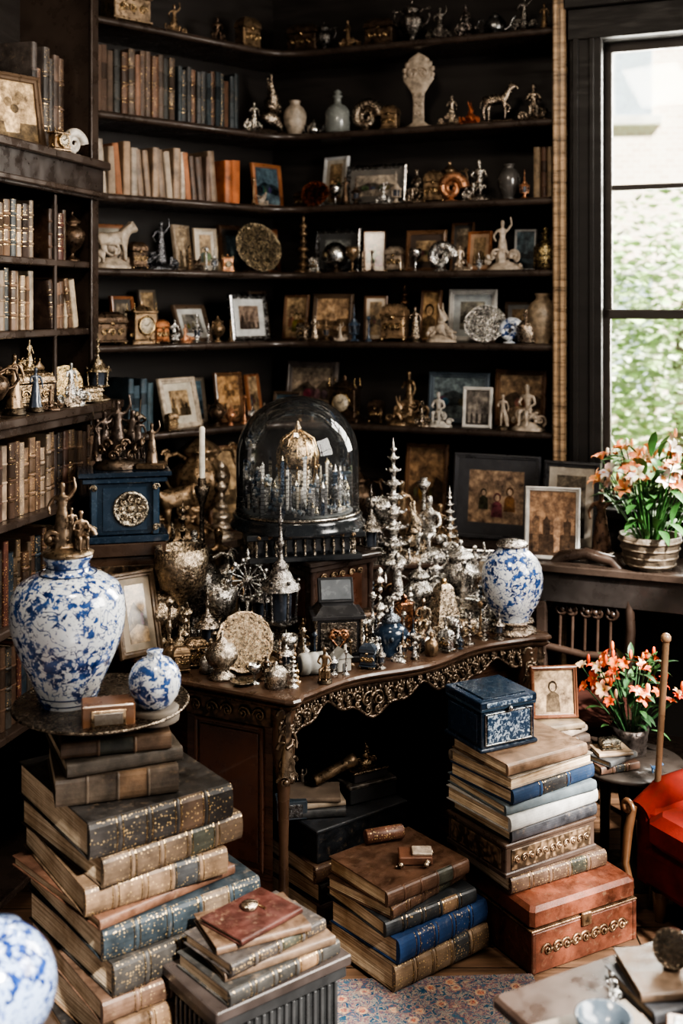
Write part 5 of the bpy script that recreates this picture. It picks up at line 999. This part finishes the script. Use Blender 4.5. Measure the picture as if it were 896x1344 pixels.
for sx in (-1,1):
    pts=[(sx*.23,-.22,.33),(sx*.24,-.1,.37),(sx*.24,.1,.38),(sx*.23,.22,.39)]; mb.tube(pts,[.04,.05,.05,.05],M_velvet,rc,14); mb.box((sx*.22,0,.23),(.08,.44,.26),M_velvet,rc,b=.035)
    mb.tube([(sx*.23,-.25,.10),(sx*.24,-.27,.18),(sx*.23,-.265,.29),(sx*.23,-.245,.36)],[.010,.013,.015,.013],M_wood,(.10,.05,.025),8); scroll(mb,T(sx*.23,-.27,.36)@S(-sx,1,1),.028,.009,M_wood,(.12,.06,.03))
mb.box((0,.23,.36),(.48,.1,.38),M_velvet,rc,b=.045); mb.tube([(-.23,.24,.54),(0,.25,.58),(.23,.24,.54)],.022,M_wood,(.10,.05,.025),8)
for sx in (-1,1):
    for sy in (-1,1): mb.lathe([(.015,0),(.02,.03),(.026,.08),(.028,.10)],M_wood,(.1,.05,.025),10,T(sx*.18,sy*.18,0))
put(mb,'red_velvet_armchair',1.25,3.54,0,-62)
mb=MB(); mb.tube([(0,0,.004),(.05,.0,.86)],[.009,.012],M_wood,(.14,.085,.05),8); mb.ball((.05,.0,.87),.018,M_wood,(.18,.11,.065),10); put(mb,'walking_cane',1.0,3.70,0)
mb=MB(); mb.box((0,0,.485),(.62,.56,.03),M_wood,(.05,.032,.024),b=.008); mb.box((0,0,.44),(.56,.5,.06),M_wood,(.05,.03,.02))
for sx in (-1,1):
    for sy in (-1,1): mb.tube([(sx*.26,sy*.23,0),(sx*.25,sy*.22,.2),(sx*.26,sy*.23,.42)],[.018,.02,.028],M_wood,(.07,.04,.025),8)
xt,yt=.72,2.30; put(mb,'low_coffee_table',xt,yt,0,28)
zf=.5015
ze=stack([(.24,.18,.03,(.14,.09,.06),dict(ribs=0,fancy=False)),(.22,.17,.02,(.14,.115,.09),dict(ribs=0,fancy=False,dr=12))],.50,2.18,zf,10)
mb=MB(); mb.lathe([(.03,0),(.05,.02),(.055,.04),(.05,.04),(.04,.02),(.001,.01)],M_gloss,(.06,.075,.09),20); put(mb,'small_bowl',.50,2.18,ze)
mb=MB(); mb.box((0,0,.03),(.16,.11,.06),M_wood,(.15,.08,.045)); mb.box((0,0,.062),(.13,.08,.006),M_inlay,(.12,.12,.12)); put(mb,'inlaid_wooden_box',.70,2.17,zf,-15)
zx=stack([(.24,.18,.025,(.07,.07,.075),dict(ribs=0,fancy=False)),(.22,.17,.02,(.14,.095,.065),dict(ribs=0,fancy=False,dr=-14))],.71,2.42,zf,20)
mb=MB(); plate(mb,.04,M_matte,(.4,.36,.3),T(0,0,0),GB); put(mb,'display_plate',.70,2.42,zx,-20)
mb=MB(); urn(mb,.17,.05,M_ornate,SIL,handles=False); put(mb,'silver_tankard',.86,2.50,zf)
mb=MB(); sculpture(mb,.07,M_ornate,SIL); put(mb,'rocaille_sculpture',.56,2.37,zf,30)
mb=MB(); mb.box((0,0,.005),(1.9,1.7,.009),M_rug,(1,1,1),b=.002); mb.finish('persian_rug',(-.35,2.42,.0005),3)
mb=MB(); mb.box((0,0,.045),(.16,.12,.09),M_matte,(.06,.07,.08)); p=SB.at(BL-.42,-.055); put(mb,'keepsake_box',p.x-.0,p.y,.9305,SB.ang)
# ---------------------------------------------------------------- exterior
mb=MB(); mb.box((0,0,3),(6,.3,6.2),M_brick,(1,1,1),b=.001)
for k in range(3):
    for zz_ in (1.0,4.2): mb.box((-1.9+1.7*k,-.16,zz_+.6),(.9,.06,1.4),M_gloss,(.4,.46,.5)); mb.box((-1.9+1.7*k,-.2,zz_-.15),(1.1,.14,.1),M_stone,(.7,.66,.6)); mb.box((-1.9+1.7*k,-.2,zz_+1.36),(1.1,.12,.12),M_stone,(.7,.66,.6)); mb.box((-1.9+1.7*k,-.2,zz_+.6),(.05,.04,1.4),M_stone,(.7,.7,.68))
mb.finish('neighbour_house',(5.0,13.0,0),-8)
mb=MB(); mb.box((3,11.5,-.06),(14,11,.1),M_leaf,(.3,.4,.2),b=.001); mb.finish('garden_lawn')
def tree(x,y,H,r,n,seed):
    g=random.Random(seed); mb=MB(); mb.tube([(0,0,0),(.05,0,H*.3),(.0,.05,H*.6),(.05,0,H*.9)],[.1,.08,.05,.02],M_stone,(.2,.15,.1),8)
    for k in range(n):
        th=g.uniform(0,2*pi); ph=math.acos(g.uniform(-1,1)); q=r*g.random()**.4; X=q*math.sin(ph)*math.cos(th); Y=q*math.sin(ph)*math.sin(th); Z=H*.6+q*1.3*math.cos(ph)
        s=g.uniform(.05,.11); Q=T(X,Y,max(.1,Z))@RZ(g.uniform(0,360))@RX(g.uniform(-60,60))
        mb.add([(0,0,0),(s*.5,-s*.35,0),(s*1.2,0,.01),(s*.5,s*.35,0)],[(0,1,2,3)],M_leaf,g.choice([(.50,.68,.30),(.66,.80,.45),(.38,.55,.22),(.82,.88,.68)]),False,Q)
    return mb.finish('garden_tree',(x,y,0))
tree(2.35,7.9,2.5,1.0,4500,1); tree(1.7,8.6,2.2,.9,2500,2)
# ---------------------------------------------------------------- lights, world, camera
w=bpy.data.worlds.new('World'); bpy.context.scene.world=w; w.use_nodes=True
bg=w.node_tree.nodes['Background']; bg.inputs[0].default_value=(.86,.92,1.0,1); bg.inputs[1].default_value=.27
def light(name,typ,loc,rot,e,col,size=None,sy=None):
    l=bpy.data.lights.new(name,typ); l.energy=e; l.color=col
    if size: l.shape='RECTANGLE'; l.size=size; l.size_y=sy
    o=bpy.data.objects.new(name,l); o.location=loc; o.rotation_euler=rot; bpy.context.collection.objects.link(o); return o
s=light('sun','SUN',(0,0,8),(0,0,0),20,(1,.97,.92)); s.rotation_euler=Vector((-.45,.75,-.75)).to_track_quat('-Z','Y').to_euler(); s.data.angle=.05
def aim(o,t): o.rotation_euler=(Vector(t)-o.location).to_track_quat('-Z','Y').to_euler()
a1=light('added_side_light','AREA',(2.3,2.5,2.4),(0,0,0),190,(1.0,.94,.86),1.5,1.5); aim(a1,(-.2,3.7,1.0))  # added area light out of view, soft key from the right
p=P2+SR.u*.75+SR.n*.45
a2=light('daylight_back_window','AREA',(p.x,p.y,2.3),(0,0,0),230,(1.0,.95,.88),1.0,1.8); aim(a2,(-.3,3.2,.9))
a3=light('added_ceiling_fill','AREA',(-.2,2.2,3.45),(0,0,0),40,(1,.86,.70),.4,.4); aim(a3,(-.1,4.0,1.0))  # added front fill near the ceiling; no lamp fixture is modelled
cam=bpy.data.cameras.new('camera'); co=bpy.data.objects.new('camera',cam); bpy.context.collection.objects.link(co)
co.location=(0,0,EYE); co.rotation_euler=(pi/2,0,0); cam.sensor_width=36; cam.lens=1500/1344*36; cam.shift_y=-272/1344
cam.dof.use_dof=True; cam.dof.focus_distance=3.5; cam.dof.aperture_fstop=2.0; cam.clip_start=.05
bpy.context.scene.camera=co
try:
    bpy.context.scene.view_settings.look='AgX - High Contrast'
except Exception as e: print(e)
print('faces',sum(len(o.data.polygons) for o in bpy.data.objects if o.type=='MESH'),'desk fill',cnt)
